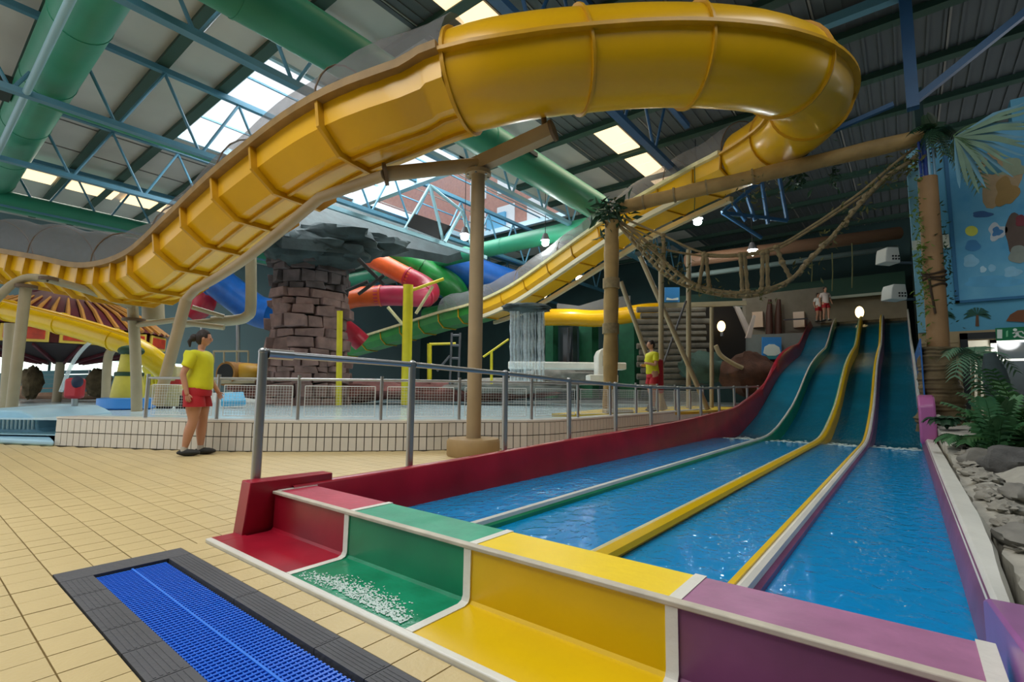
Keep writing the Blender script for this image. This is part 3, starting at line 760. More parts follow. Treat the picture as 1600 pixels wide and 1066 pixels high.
oc = [(-.65, .05), (-.65, -.33), (-.36, -.58), (.36, -.58), (.65, -.33), (.65, .05)]
oct_th = oc+[(x*.95, y*.94+.01) for x, y in reversed(oc)]
# find key arc lengths by picture column
def s_of(idx): return cum[idx*14]
sA = s_of(12)-.25      # the open half ends, the closed tube begins (about 710 px)
sB = s_of(22)+.2       # closed tube ends behind the loop
sFac = sA+.0        # faceted trough to the left
segs = []
s = 0.0
while s < cum[-1]-.3:
    if s < sFac: L = .66 if s < s_of(5) else (1.05 if s < s_of(7) else 1.45); ty = 'f'
    elif s < sA: L = 1.75; ty = 'h'
    elif s < sB: L = 1.62 if s < s_of(15) else 1.9; ty = 'c'
    else: L = 1.3; ty = 'h2'
    e = min(s+L, cum[-1])
    for lim in (sFac, sA, sB):
        if s < lim-.01 and lim < e+.3: e = lim
    segs.append((s, e, ty)); s = e
fly2 = mat('flume_far', '#d9b40f', .35, var=.15)
flg = mat('flume_green', '#2f8a35', .35, var=.2)
for (s0, s1, ty) in segs:
    pr = {'f': oct_th, 'h': half_th, 'h2': oct_th, 'c': closed}[ty]
    n = 7; rows = [ring(s0+(s1-s0)*i/(n-1), pr) for i in range(n)]
    mb = MB().strip(rows, True)
    m_ = flume
    if ty == 'h2' and s0 > s_of(29)-.5: m_ = flg
    finish('flume_segment', mb, m_, fl, smooth=35)
    # flange ring at the start of each segment
    pr2 = {'f': oc, 'h': half, 'h2': oc, 'c': closed}[ty]; k1 = 1.07 if ty != 'f' else 1.15
    wd_ = .035 if ty != 'f' else .05
    a0 = ring(s0, pr2, 1.0); a1 = ring(s0, pr2, k1); b0 = ring(s0+wd_, pr2, 1.0); b1 = ring(s0+wd_, pr2, k1)
    if ty in 'f': # rib only
        a1 = [p_-(fl_at(s0)[3]*0) for p_ in a1]
    mb = MB(); q = list(zip(a0, a1, b1, b0)); rows = [list(x_) for x_ in q]; mb.strip(rows, True)
    if ty == 'c': mb.f += [((len(rows)-1)*4+j, (len(rows)-1)*4+(j+1) % 4, (j+1) % 4, j) for j in range(4)]
    finish('flange', mb, flume_in, fl, smooth=30)
def rail_sweep(name, s0, s1, x, y, w, h, m, step=.25, par=fl):
    n = max(4, int((s1-s0)/step)); rows = []
    for i in range(n+1):
        p, t, sd, up = fl_at(s0+(s1-s0)*i/n); c = p+sd*x+up*y; rows.append([c-sd*w/2-up*h/2, c+sd*w/2-up*h/2, c+sd*w/2+up*h/2, c-sd*w/2+up*h/2])
    mb = MB().strip(rows, True); mb.f.append((0, 1, 2, 3)); k = len(mb.v); mb.f.append((k-4, k-3, k-2, k-1)); return finish(name, mb, m, par, smooth=40)
for sx in (-1, 1):
    rail_sweep('seam_rib', sA, sB, sx*(RF+.03), 0, .12, .05, flume_in)
    rail_sweep('rim', 0, sA, sx*(.70), .04, .15, .11, rimm)
    rail_sweep('rim', sB, cum[-1], sx*(.70), .04, .14, .1, crm)
    rail_sweep('stiffener', 0, sFac, sx*.18, -.6, .05, .05, flume_in)
rail_sweep('support_rail', s_of(23), s_of(29), .62, -.62, .14, .14, mat('rail_cream', '#c9bd9c', .5))
rail_sweep('support_rail', s_of(23), s_of(29), -.62, -.62, .14, .14, MATS['rail_cream'])
# netting over the open part
netm = net_mat('net_grey', '#77787a', .45, 6)
def canopy(s0, s1, hgt=.85):
    n = int((s1-s0)/.35); rows = []
    for i in range(n+1):
        p, t, sd, up = fl_at(s0+(s1-s0)*i/n); hh = hgt*(1+.06*math.sin(i*1.3)); rows.append([p+sd*(.68*math.cos(a))+Vector((0, 0, 1))*(hh*math.sin(a))+up*.06 for a in [PI*j/10 for j in range(11)]])
    o = finish('netting', MB().strip(rows), netm, fl, smooth=60); o['kind'] = 'stuff'
    k = 0; s = s0
    while s < s1:
        p, t, sd, up = fl_at(s); finish('hoop', MB().tube([p+sd*(.68*math.cos(a))+Vector((0, 0, hgt*math.sin(a)))+up*.06 for a in [PI*j/12 for j in range(13)]], .014, 6), MATS['dark_tan'], fl); s += 2.4
canopy(0, sA); canopy(sB, s_of(30))

# ================================================================== ROOF STEEL AND DUCTS
def truss(x, y0=-4.9, y1=29.2, m=trussb, name='roof_truss', lab=''):
    t = thing(name, lab, 'truss', (x, 4, 7.1))
    finish('bottom_chord', MB().box((x-.09, y0, 7.07), (x+.09, y1, 7.2)), m, t, smooth=0)
    finish('top_chord', MB().box((x-.07, y0, 8.9), (x+.07, y1, 9.04)), m, t, smooth=0)
    k = 0; y = 1.95-1.8*4
    while y < y1-1.9:
        if y > y0:
            finish('web', MB().cyl((x, y, 8.9), (x, y+.9, 7.18), .038, .038, 8), m, t)
            finish('web', MB().cyl((x, y+.98, 7.18), (x, y+1.8, 8.9), .038, .038, 8), m, t)
        y += 1.8
    return t
truss(-24.2, lab='blue roof truss farthest to the left over the pool'); truss(-19.2, lab='blue roof truss at the left edge of the glazed rooflight')
truss(-14.45, lab='blue roof truss crossing the bright glazed rooflight', m=trussb); truss(-9.55, lab='blue roof truss just left of the long green duct')
truss(-4.8, y1=14.5, m=trussd, lab='dark blue roof truss right of the warm rooflight strip')
tb = thing('tie_beam', 'pale blue tie beam running beneath the left green duct', 'beam', (-14, 1.3, 7.2))
finish('beam', MB().cyl((-20, 1.32, 7.14), (-5, 1.32, 7.14), .07, .07, 10), mat('pale_truss', '#86aeb8', .45), tb)
def duct(name, label, pts, r, extra=()):
    t = thing(name, label, 'duct', tuple(pts[0])); P = [Vector(p) for p in pts]
    finish('duct_body', MB().tube(P, r, 28), ductg, t)
    L = (P[-1]-P[0]).length; d = (P[-1]-P[0]).normalized(); n = int(L/3)
    for k in range(1, n): 
        c = P[0]+d*(k*3.0); finish('band', MB().cyl(c-d*.02, c+d*.02, r+.012, r+.012, 28), ductg, t)
    for a, b in extra: finish('outlet', MB().box(a, b), mat('vent_dark', '#16261f', .6), t, smooth=0)
    return t
duct('air_duct', 'large green round air duct running over the left pool edge', [(-33, 1.72, 7.95), (-4, 1.72, 7.95)], .5, [((-16.6, .85, 7.7), (-16.0, 1.25, 8.1)), ((-20.3, .85, 7.7), (-19.8, 1.25, 8.1))])
duct('air_duct', 'long dark green air duct passing above the yellow flume', [(-8.1, -3, 7.3), (-8.1, 14.8, 7.3)], .45, [((-7.72, 9.9, 7.3), (-7.6, 10.6, 7.42))])
duct('air_duct', 'green air duct low over the far left pool', [(-24.4, -2, 7.35), (-24.4, 12, 7.35)], .36)
duct('air_duct', 'bright green air duct crossing behind the tan column', [(-25, 15.7, 7.0), (-9.0, 15.7, 7.0)], .34)
one('green_pipe', MB().cyl((-15.2, 1.6, 7.42), (-15.2, 7.5, 7.42), .12, .12, 14), ductg, 'thin green pipe lying beside the truss left of the rooflight', 'pipe')
# blue steel around the wall corner on the right
st = thing('steel_frame', 'dark blue roof post with braces above the wall corner', 'frame', (.12, 12.3, 6.6))
finish('post', MB().box((.3, 12.2, 6.6), (.5, 12.4, 9.27)), trussd, st, smooth=0)
finish('brace', MB().beam((.4, 12.3, 6.72), (3.4, 12.3, 8.75), .13, .13), trussd, st, smooth=0)
finish('brace', MB().beam((.1, 12.3, 6.8), (-3.3, 12.3, 6.1), .09, .09), trussd, st, smooth=0)
finish('head_beam', MB().box((-4.7, 12.2, 9.0), (8, 12.4, 9.2)), mat('mid_blue', '#5e8fa3', .5), st, smooth=0)
# sloping truss end seen at right of the loop
bt = thing('blue_gantry', 'blue lattice gantry hanging beyond the lamps under the roof', 'frame', tuple(W(1130, 330, 15)))
gA, gB = W(1128, 332, 15.5), W(1215, 262, 15.5); gC = W(1230, 345, 15.5); gD = W(1160, 395, 15.5)
for a, b in ((gA, gB), (gA, gC), (gA, W(1190, 372, 15.5)), (gB, gC), (W(1145, 318, 15.5), W(1165, 345, 15.5)), (W(1165, 300, 15.5), W(1180, 345, 15.5)), (W(1190, 282, 15.5), W(1200, 350, 15.5))):
    finish('bar', MB().cyl(a, b, .06, .06, 8), trussd, bt)
# high level far wall cladding and beams
one('far_beam', MB().box((-11, 27.6, 5.5), (.2, 27.8, 6.35)), mat('fascia_green', '#1c4a3a', .6), 'dark green fascia beam above the top of the slide', 'beam', smooth=0)
one('light_strip', MB().box((-11, 27.5, 5.38), (.2, 27.7, 5.5)), mat('strip_pale', '#aab5a8', .5), 'pale strip under the green fascia over the slide top', 'strip', smooth=0)
tw_ = one('far_wall', MB().box((-11, 28.6, 3.4), (.2, 28.7, 5.5)), mat('far_tan', '#a39883', .8, var=.1), 'tan wall panel behind the top of the racing slide', 'wall', smooth=0)
one('brown_pipe', MB().cyl(W(1072, 408, 19), W(1404, 364, 19), .24, .24, 14), mat('pipe_brown', '#7a5a44', .6), 'long brown pipe crossing behind the rope bridge', 'pipe')
one('grey_pipe', MB().cyl(W(1072, 432, 19.5), W(1402, 387, 19.5), .1, .1, 10), mat('pipe_grey', '#6c7b78', .6), 'thin grey pipe just below the long brown pipe', 'pipe')

# ================================================================== LAMPS
for (px, py, D, lab) in [(726, 371, 17, 'bright round lamp just left of the tan column'), (852, 380, 18, 'bright round lamp beside the green duct end'), (1090, 347, 16, 'brightest round lamp below the brown log'), (1176, 395, 17, 'bright round lamp above the rope bridge'), (905, 436, 20, 'small round lamp below the descending yellow flume')]:
    p = W(px, py, D); t = thing('high_bay_lamp', lab, 'lamp', tuple(p), 'high bay lamps')
    finish('bulb', MB().ell(p, (.13, .13, .11), 14, 8), bulbm, t); finish('housing', MB().cyl(p+Vector((0, 0, .1)), p+Vector((0, 0, .35)), .17, .08), charc, t)
    finish('cable', MB().cyl(p+Vector((0, 0, .35)), Vector((p.x, p.y, 9.2)), .012, .012, 5), black, t)
p = W(1343, 488, 21.5)
t = thing('glowing_lamp', 'warm glowing lamp at the top of the second slide lane', 'lamp', tuple(p)); finish('bulb', MB().ell(p, (.16, .16, .26)), mat('warm_glow', (1, .72, .3), .5, emit=3.2), t); finish('pole', MB().cyl(p-Vector((0, 0, .6)), p-Vector((0, 0, .24)), .04), charc, t)
p = W(1127, 510, 20)
t = thing('cave_lamp', 'warm lamp glowing in the dark opening left of the signs', 'lamp', tuple(p)); finish('bulb', MB().ell(p, (.16, .1, .22)), MATS['warm_glow'], t); finish('bracket', MB().box(p+Vector((-.05, 0, -.4)), p+Vector((.05, .1, -.2))), charc, t)

# ================================================================== ROCK PILLAR
def rpt(c, r, a, z): return Vector((c.x+r*math.cos(a), c.y+r*math.sin(a), z))
rc = W(480, 606, 17.0); rc.z = 0
rp = thing('rock_pillar', 'pinkish carved stone block pillar standing in the pool', 'pillar', (rc.x, rc.y, .3))
prof_r = [(1.26, .3), (1.22, 1.2), (1.19, 2.6), (1.19, 3.6), (1.12, 4.2), (1.2, 4.8), (1.6, 5.45)]
def rr(z):
    for (a, b), (c_, d) in zip(prof_r, prof_r[1:]):
        if b <= z <= d: return a+(c_-a)*(z-b)/(d-b)
    return 1.0
finish('core', MB().lathe(rc, [(rr(z)-.14, z) for z in (.3, 1.2, 2.6, 3.6, 4.2, 4.8, 5.45)], 20), rockd, rp)
z = .35
while z < 5.3:
    hgt = R_.uniform(.15, .45); n = R_.randint(8, 15); a0 = R_.random()*6; cs = [R_.uniform(.6, 1.5) for _ in range(n)]; tot_ = sum(cs); a = a0
    for c_ in cs:
        da = 2*PI*c_/tot_; am = a+da/2; a += da
        # only stones on the sides the pool side can see
        dirv = Vector((math.cos(am), math.sin(am), 0)); r0 = rr(z)
        if dirv.dot(Vector((.55, -.83, 0))) < -.55: continue
        dep = R_.uniform(-.08, .13)+(.14 if R_.random() < .15 else 0); sx = r0*da/2*.95; 
        c = rc+dirv*(r0-.1+dep/2)+Vector((0, 0, z+hgt/2)); tg = Vector((-dirv.y, dirv.x, 0)); mbs = MB().obox(c, tg, dirv, Vector((0, 0, 1)), sx, .13+dep/2, hgt/2*.95)
        mbs.v = [v+Vector((R_.uniform(-.05, .05), R_.uniform(-.05, .05), R_.uniform(-.05, .05))) for v in mbs.v]
        finish('stone', mbs, rockp if z < 4.1 else MATS.get('rock_mid') or mat('rock_mid', '#5a4f50', .85, bump=.8, bscale=6, var=.5, vscale=2.5), rp, smooth=30, bevel=.02)
    z += hgt
# rocky canopy on the pillar
def lump(c, r, amp, sc, n=20, m=12, ux=Vector((1,0,0)), uy=Vector((0,1,0))):
    return MB().ell(c, r, n, m, ux, uy, fn=lambda d: 1+amp*noise.noise(d*sc+Vector(c)*.7))
cc = W(560, 362, 15.2)
cn = thing('rock_canopy', 'dark rocky canopy deck spreading from the top of the pillar', 'deck', tuple(cc))
finish('deck', MB().prism([W(392, 350, 15.5), W(455, 325, 17.3), W(520, 322, 19.5), W(742, 398, 22.5), W(700, 412, 21.5), W(640, 402, 19), W(560, 398, 16.2), W(440, 388, 15)], (0, 0, .35)), mat('deck_teal', '#2b3a3b', .8, bump=.8, bscale=5, var=.4, vscale=2), cn, smooth=30)
for (px, py, D, r) in [(520, 372, 16.5, (1.4, .9, .4)), (470, 388, 16.2, (1.3, .9, .5)), (432, 376, 15.6, (.7, .7, .5)), (585, 384, 17.2, (1.2, .7, .35)), (515, 398, 16.6, (1.3, .8, .45)), (555, 390, 16.8, (1.0, .7, .4))]:
    finish('boulder', lump(W(px, py, D), r, .35, 2.5, ux=CR, uy=CF), rockd, cn, smooth=50)
br = MB(); 
for a, b in [((560, 405), (600, 445)), ((575, 440), (540, 455)), ((600, 430), (560, 460))]: finish('branch', MB().cyl(W(*a, 14.2), W(*b, 14.2), .06, .05, 8), mat('bark_dark', '#2d2a28', .9, bump=.5), cn)
ed = thing('edge_beam', 'pale blue steel edge beam with struts below the bright gap', 'beam', tuple(W(620, 360, 17)))
finish('chord', MB().beam(W(500, 318, 16.6), W(760, 403, 19.6), .12, .14), MATS['pale_truss'], ed, smooth=0)
for a, b in [((633, 358), (672, 290)), ((672, 290), (692, 375)), ((695, 378), (722, 330)), ((722, 330), (740, 395)), ((672, 290), (722, 330))]: finish('strut', MB().cyl(W(*a, 18), W(*b, 18.4), .06, .06, 8), MATS['pale_truss'], ed)
one('hanging_board', MB().prism([W(636, 353, 17.9), W(648, 334, 17.9), W(704, 353, 18.4), W(690, 374, 18.4)], CF*.1), black, 'black flat panel hanging beneath the bright rooflight', 'panel', smooth=0)
# brick building seen outside through the glazing
bk = thing('brick_building', 'sunlit reddish brick building glimpsed through the rooflight', 'building', (-19, 21.7, 9.4))
finish('facade', MB().box((-30, 21.5, 9.4), (-8, 22, 15.5)), mat('brick_red', '#b8887a', .8, var=.2, vscale=5), bk, smooth=0)

for k in range(6):
    for z in (10.2, 12.4): finish('window', MB().box((-20.5+k*2.2, 21.44, z), (-19.2+k*2.2, 21.5, z+1.4)), mat('facade_window', '#dfe8ee', .3), bk, smooth=0)
finish('blue_door', MB().box((-19.0, 21.3, 9.5), (-17.6, 21.5, 11.2)), mat('facade_blue', '#5fb0dc', .5), bk, smooth=0)
# ================================================================== COLOURED TUBES
def multi(name, label, pts, r, cols_, seg=1.8):
    P = catmull([W(*p) for p in pts], 8); cu = [0]
    for a, b in zip(P, P[1:]): cu.append(cu[-1]+(b-a).length)
    t = thing(name, label, 'water slide', tuple(P[0])); n = max(1, int(cu[-1]/seg)); 
    for k in range(n):
        lo, hi = cu[-1]*k/n, cu[-1]*(k+1)/n; i0 = max(i for i in range(len(P)) if cu[i] <= lo+1e-6); i1 = min(i for i in range(len(P)) if cu[i] >= hi-1e-6)
        if i1 <= i0: continue
        c = cols_[int(k*len(cols_)/n)]
        finish('tube_segment', MB().tube(P[i0:i1+1], r, 18), c, t)
        d = (P[i0+1]-P[i0]).normalized() if i0+1 < len(P) else Vector((1, 0, 0)); finish('flange', MB().cyl(P[i0]-d*.04, P[i0]+d*.04, r*1.08, r*1.08, 18), c, t)
    return t
tg_ = mat('tube_green', '#1f7f38', .35, var=.3); tb_ = mat('tube_blue', '#135aa8', .35, var=.25); tr_ = mat('tube_red', '#b8283c', .35, var=.2); to_ = mat('tube_orange', '#e0622b', .35, var=.2); tp_ = mat('tube_pink', '#c93a58', .35, var=.15); ty_ = mat('tube_yellow', '#c9c02a', .35, var=.2)
multi('tube_slide', 'blue tube slide running right from under the dark deck', [(630, 368, 23.5), (680, 398, 24), (740, 428, 24.5), (800, 448, 25)], .85, [tb_])
multi('tube_slide', 'green tube slide winding down behind the red tube', [(590, 378, 23), (630, 402, 23.2), (672, 428, 23.4), (706, 450, 23.6), (714, 474, 24), (700, 492, 24.6), (668, 500, 25)], .62, [tg_])
multi('tube_slide', 'red and orange tube slide curling behind the rock pillar', [(575, 400, 22), (620, 424, 22), (660, 444, 21.8), (672, 456, 21.4), (660, 464, 20.8), (610, 462, 20.6), (550, 466, 20.6), (526, 482, 20.8), (530, 505, 21.2), (550, 522, 21.8), (566, 536, 22)], .42, [to_, tr_, tr_, tp_, to_, to_, tr_, tr_])
tend = multi('tube_slide', 'blue tube end showing behind the pipes at left', [(340, 440, 22), (372, 465, 22), (400, 485, 22), (425, 492, 22)], .7, [tb_])
finish('leg', MB().cyl(W(372, 470, 22), W(372, 622, 22), .09, .09, 8), steel, tend)
tend = multi('tube_slide', 'dark red tube short piece behind the bent pipes', [(318, 455, 23), (318, 475, 23), (300, 490, 23)], .5, [tr_])
finish('leg', MB().cyl(W(316, 480, 23), W(316, 621, 23), .08, .08, 8), steel, tend)
yp = mat('yellow_paint', '#d9c81f', .45, var=.15)
t = thing('yellow_post', 'tall yellow steel post carrying the red tube slide', 'post', tuple(W(634, 590, 16)))
finish('post', MB().cyl(W(634, 632, 16), W(638, 445, 16), .16, .16, 14), yp, t); finish('arm', MB().cyl(W(640, 455, 16), W(693, 436, 16.4), .05, .05, 8), yp, t); finish('brace', MB().cyl(W(606, 480, 16), W(630, 508, 16), .05, .05, 8), crm, t); finish('brace', MB().cyl(W(650, 490, 16), W(676, 448, 16.3), .05, .05, 8), crm, t)
t = thing('yellow_post', 'short yellow post right of the rock pillar', 'post', tuple(W(530, 530, 15))); finish('post', MB().cyl(W(529, 633, 15.5), W(531, 486, 15.5), .09, .09, 12), yp, t)
t = thing('yellow_handrail', 'low yellow pipe frame left of the tan column', 'frame', tuple(W(672, 580, 19))); finish('post', MB().cyl(W(671, 595, 19), W(671, 537, 19), .09, .09, 10), yp, t); finish('rail', MB().cyl(W(671, 538, 19), W(712, 537, 19), .05, .05, 8), yp, t)
t = thing('yellow_rail', 'thin yellow handrail rising right of the tan column', 'rail', tuple(W(765, 590, 18)))
finish('post', MB().cyl(W(768, 600, 18), W(768, 548, 18), .05, .05, 8), yp, t); finish('rail', MB().cyl(W(755, 558, 18), W(795, 530, 18), .04, .04, 8), yp, t)
for k, (x0, y0, x1, y1) in enumerate([(703, 600, 706, 520), (716, 600, 719, 520), (704, 522, 718, 520)]): pass
t = thing('ladder_frame', 'dark grey ladder frame behind the yellow frame', 'frame', tuple(W(710, 595, 18.5)))
for x0, y0, x1, y1 in [(703, 600, 706, 520), (716, 600, 719, 520), (704, 540, 718, 540), (704, 560, 718, 560), (705, 524, 719, 524), (683, 580, 703, 556)]: finish('bar', MB().cyl(W(x0, y0, 18.5), W(x1, y1, 18.5), .045, .045, 6), charc, t)

# ================================================================== PIPEWORK AND SCENERY AT THE LEFT
def pipe_thing(name, label, paths, m=brn, cat='pipe', flanges=()):
    P0 = [[W(*q) for q in pts] for pts, r in paths]; t = thing(name, label, cat, tuple(min((p for P in P0 for p in P), key=lambda v: v.z)))
    for P, (pts, r) in zip(P0, paths): finish('pipe', MB().tube(catmull(P, 5) if len(P) > 2 else P, r, 12), m, t)
    for (px, py, D, r) in flanges:
        c = W(px, py, D); finish('flange', MB().cyl(c-Vector((0, 0, .03)), c+Vector((0, 0, .03)), r), MATS['dark_tan'], t)
    return t
tan2 = mat('tan_pipe', '#a89a7c', .5, var=.15, vscale=2)
pipe_thing('pipe_column', 'leftmost front tan column rising from the pale blue steps', [([(18, 640, 9.6), (41, 445, 9.6)], .09)], tan2, 'column', [(41, 448, 9.6, .17)])
pipe_thing('pipe_column', 'tan column behind the front column at the left edge', [([(8, 645, 12), (16, 505, 12)], .11)], tan2, 'column')
pipe_thing('pipe_column', 'tan column with flange ring left of the woman', [([(214, 660, 11), (212, 560, 11), (206, 462, 11)], .105)], tan2, 'column', [(209, 500, 11, .22)])
pipe_thing('branch_pipe', 'curved tan pipe arm reaching under the low yellow trough', [([(-30, 492, 9.4), (0, 462, 9.4), (20, 444, 9.5), (45, 434, 9.6), (75, 436, 9.7)], .075), ([(75, 436, 9.7), (140, 455, 10.3), (205, 478, 10.9)], .075)], tan2, 'pipe', [(76, 436, 9.7, .15)])
pipe_thing('elbow_pipe', 'tan pipe dropping down and bending left above the woman', [([(392, 392, 11.5), (392, 478, 11.5), (386, 494, 11.5), (370, 500, 11.5), (330, 503, 11.3)], .12), ([(330, 503, 11.3), (270, 508, 11)], .08)], tan2)
pipe_thing('cross_pipe', 'thin tan pipe between the two leaning columns', [([(214, 508, 11), (275, 500, 10.8)], .06), ([(275, 503, 10.9), (350, 512, 11)], .06), ([(300, 480, 11), (350, 495, 11.3)], .05)], tan2)
pipe_thing('pipe_stub', 'short fat tan pipe stub beneath the flume dip', [([(238, 452, 11.6), (240, 500, 11.6)], .22)], tan2)
pipe_thing('bent_column', 'slim tan column with bent top near the red canopy', [([(165, 625, 16), (168, 565, 16), (174, 548, 16), (186, 542, 16)], .12)], tan2, 'column')
# red and yellow carousel feature
uc = W(98, 531, 17.5)
uf = thing('play_canopy', 'round red play canopy with yellow ribbed roof and lit panels', 'canopy', (uc.x, uc.y, .4))
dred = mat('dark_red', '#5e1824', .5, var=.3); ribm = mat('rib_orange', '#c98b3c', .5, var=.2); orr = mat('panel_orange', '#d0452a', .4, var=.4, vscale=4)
zc = uc.z
finish('roof', MB().lathe((uc.x, uc.y, 0), [(3.1, zc+.25), (2.4, zc+.8), (1.4, zc+1.35), (.55, zc+1.7), (.5, zc+2.1)], 40), dred, uf)
for k in range(46):
    a = 2*PI*k/46; d = Vector((math.cos(a), math.sin(a), 0))
    if d.dot(CF) > .45: continue
    finish('roof_rib', MB().tube([Vector((uc.x, uc.y, zc+.27))+d*3.12, Vector((uc.x, uc.y, zc+.85))+d*2.4, Vector((uc.x, uc.y, zc+1.28))+d*1.6], [.07, .06, .03], 6), ribm, uf)
finish('rim_ring', MB().lathe((uc.x, uc.y, 0), [(2.7, zc-.3), (2.95, zc-.3), (2.95, zc+.2), (2.7, zc+.2)], 40), dred, uf)
for k in range(14):
    a = 2*PI*k/14; d = Vector((math.cos(a), math.sin(a), 0)); tt = Vector((-d.y, d.x, 0))
    if d.dot(CF) > .3: continue
    c = Vector((uc.x, uc.y, zc-.05))+d*2.97
    p_ = finish('window_panel', MB().obox(c, tt, d, Vector((0, 0, 1)), .56, .04, .26), mat('frame_yellow', '#d9b94a', .4), uf, bevel=.02)
    finish('pane', MB().obox(c+d*.03, tt, d, Vector((0, 0, 1)), .48, .03, .18), orr, p_, bevel=.02)
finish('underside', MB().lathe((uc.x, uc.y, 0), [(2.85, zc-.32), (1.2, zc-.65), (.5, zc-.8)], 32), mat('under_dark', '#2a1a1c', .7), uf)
for k in range(16):
    a = 2*PI*k/16; d = Vector((math.cos(a), math.sin(a), 0))
    if d.dot(CF) > .6: continue
    finish('spoke', MB().beam(Vector((uc.x, uc.y, zc-.36))+d*2.8, Vector((uc.x, uc.y, zc-.84))+d*.6, .06, .1), dred, uf, smooth=0)
finish('stem', MB().cyl((uc.x, uc.y, .3), (uc.x, uc.y, zc-.5), .13), tan2, uf)
finish('finial', MB().lathe((uc.x-1.1, uc.y-.6, 0), [(.35, zc+1.0), (.3, zc+1.3), (.12, zc+1.55), (.22, zc+1.75), (.1, zc+1.95)], 16), dred, uf)
t = multi('low_flume', 'lower yellow flume passing in front of the red canopy', [(-60, 474, 14.5), (0, 483, 14.2), (60, 497, 14), (132, 516, 13.8), (205, 541, 13.5), (245, 566, 13.8), (262, 585, 14.3)], .29, [yel])
finish('rim', MB().tube(catmull([W(*p) for p in [(-60, 462, 14.0), (0, 469, 13.8), (60, 484, 13.6), (132, 503, 13.4), (205, 526, 13.2)]], 6), .05, 8), flume, t)
# jets of water
jm = mat('water_jet', '#dfe9ec', .3, alpha=.55)
one('water_jet', MB().tube(catmull([W(148, 530, 15.5), W(130, 545, 15.5), W(112, 570, 15.5), W(95, 612, 15.5)], 5), .055, 8), jm, 'thin arching water jet falling from the red canopy', 'water')
# bright far pool scenery
t = thing('bench_wall', 'teal slatted barrier far behind the pool at left', 'barrier', tuple(W(100, 605, 20)))
for k in range(5): finish('slat', MB().beam(W(48, 583+k*7, 20), W(142, 581+k*7, 20), .05, .15), mat('slat_teal', '#2f6a70', .5), t, smooth=0)
for x in (50, 93, 140): finish('post', MB().cyl(W(x, 618, 20), W(x, 578, 20), .04), steel, t)
one('low_rock_wall', lump(W(95, 615, 21), (3.2, .5, .35), .3, 3, ux=CR, uy=CF), mat('rock_warm', '#a07a62', .85, bump=.6, var=.4), 'low warm brown rock border beyond the left pool', 'rock')
one('palm_trunk_rock', lump(W(50, 598, 18), (.26, .3, .6), .3, 3), rockb, 'rough brown rock stack behind the leftmost column', 'rock')
one('rock_stack', lump(W(155, 598, 19), (.35, .4, .55), .3, 3), rockb, 'rough brown rock stack right of the teal barrier', 'rock')
t = thing('rescue_case', 'red rescue equipment case on a grey post by the pool', 'case', tuple(W(116, 648, 9.6)))
finish('post', MB().cyl(W(116, 650, 9.6), W(117, 612, 9.6), .05), steel, t); finish('case', MB().obox(W(117, 607, 9.6), CR, CF, Vector((0, 0, 1)), .15, .1, .2), mat('rescue_red', '#b3202c', .5), t, bevel=.06); finish('strap', MB().ell(W(121, 597, 9.55), (.09, .1, .12), ux=CR, uy=CF), mat('navy_strap', '#1c2a44', .6), t)
# yellow cone toy in the blue tub
t = thing('cone_toy', 'yellow banded cone toy with dark green cap in a blue tub', 'toy', tuple(W(197, 645, 12)))
c = W(197, 642, 12); ct_ = Vector((c.x, c.y, 0))
finish('cone', MB().lathe(ct_, [(.36, .5), (.32, .9), (.27, 1.2), (.25, 1.21), (.22, 1.5), (.2, 1.7), (.05, 1.85)], 16), mat('toy_yellow', '#d8c94a', .5, var=.2), t)
finish('band', MB().lathe(ct_, [(.29, 1.16), (.3, 1.18), (.3, 1.24), (.28, 1.26)], 16), leafd, t); finish('cap', MB().ell(ct_+Vector((0, 0, 1.78)), (.28, .28, .14)), leafd, t)
finish('tub', MB().lathe(ct_, [(.5, .36), (.58, .4), (.58, .62), (.48, .64)], 20), mat('tub_blue', '#3d86d0', .4), t)
one('pool_float', MB().prism([W(60+100, 628, 14), W(250, 622, 14), W(262, 634, 13.2), W(150, 640, 13)], (0, 0, .1)), mat('float_blue', '#5b9bd8', .5), 'flat blue pool mat beside the yellow cone toy', 'mat', bevel=.03)
one('pool_mat', MB().prism([W(345, 622, 13.5), W(380, 620, 14), W(384, 634, 13.2), W(345, 636, 13)], (0, 0, .15)), mat('float_cyan', '#59b5e0', .5), 'light blue box step right behind the woman', 'step', bevel=.03)
t = thing('digger_toy', 'cream and red toy vehicle with black wheels in the pool', 'toy', tuple(W(268, 638, 13)))
finish('body', MB().obox(W(269, 618, 13), CR, CF, Vector((0, 0, 1)), .4, .3, .28), mat('toy_cream', '#cdbf8e', .5), t, bevel=.04); finish('hood', MB().obox(W(274, 598, 13), CR, CF, Vector((0, 0, 1)), .25, .2, .1), mat('toy_red', '#c22a2e', .5), t, bevel=.03); finish('cabin', MB().obox(W(272, 585, 13), CR, CF, Vector((0, 0, 1)), .18, .18, .2), MATS['toy_cream'], t, bevel=.03)
for x in (254, 284): finish('wheel', MB().cyl(W(x, 630, 12.7)-CR*.0, W(x, 630, 12.7)+CF*.15, .2, .2, 16), black, t)
t = thing('tunnel_barrel', 'brown barrel tunnel with round black opening behind the woman', 'tunnel', tuple(W(352, 600, 17)))
c = W(352, 584, 17); d = (CF+CR*.3).normalized()
finish('barrel', MB().cyl(c, c+d*1.8, .42, .42, 24), mat('barrel_brown', '#9a6a2a', .6), t); finish('opening', MB().cyl(c-d*.02, c+d*.01, .34, .34, 24), black, t); finish('frame', MB().beam(W(334, 549, 17), W(388, 549, 17), .05, .06), tan2, t)
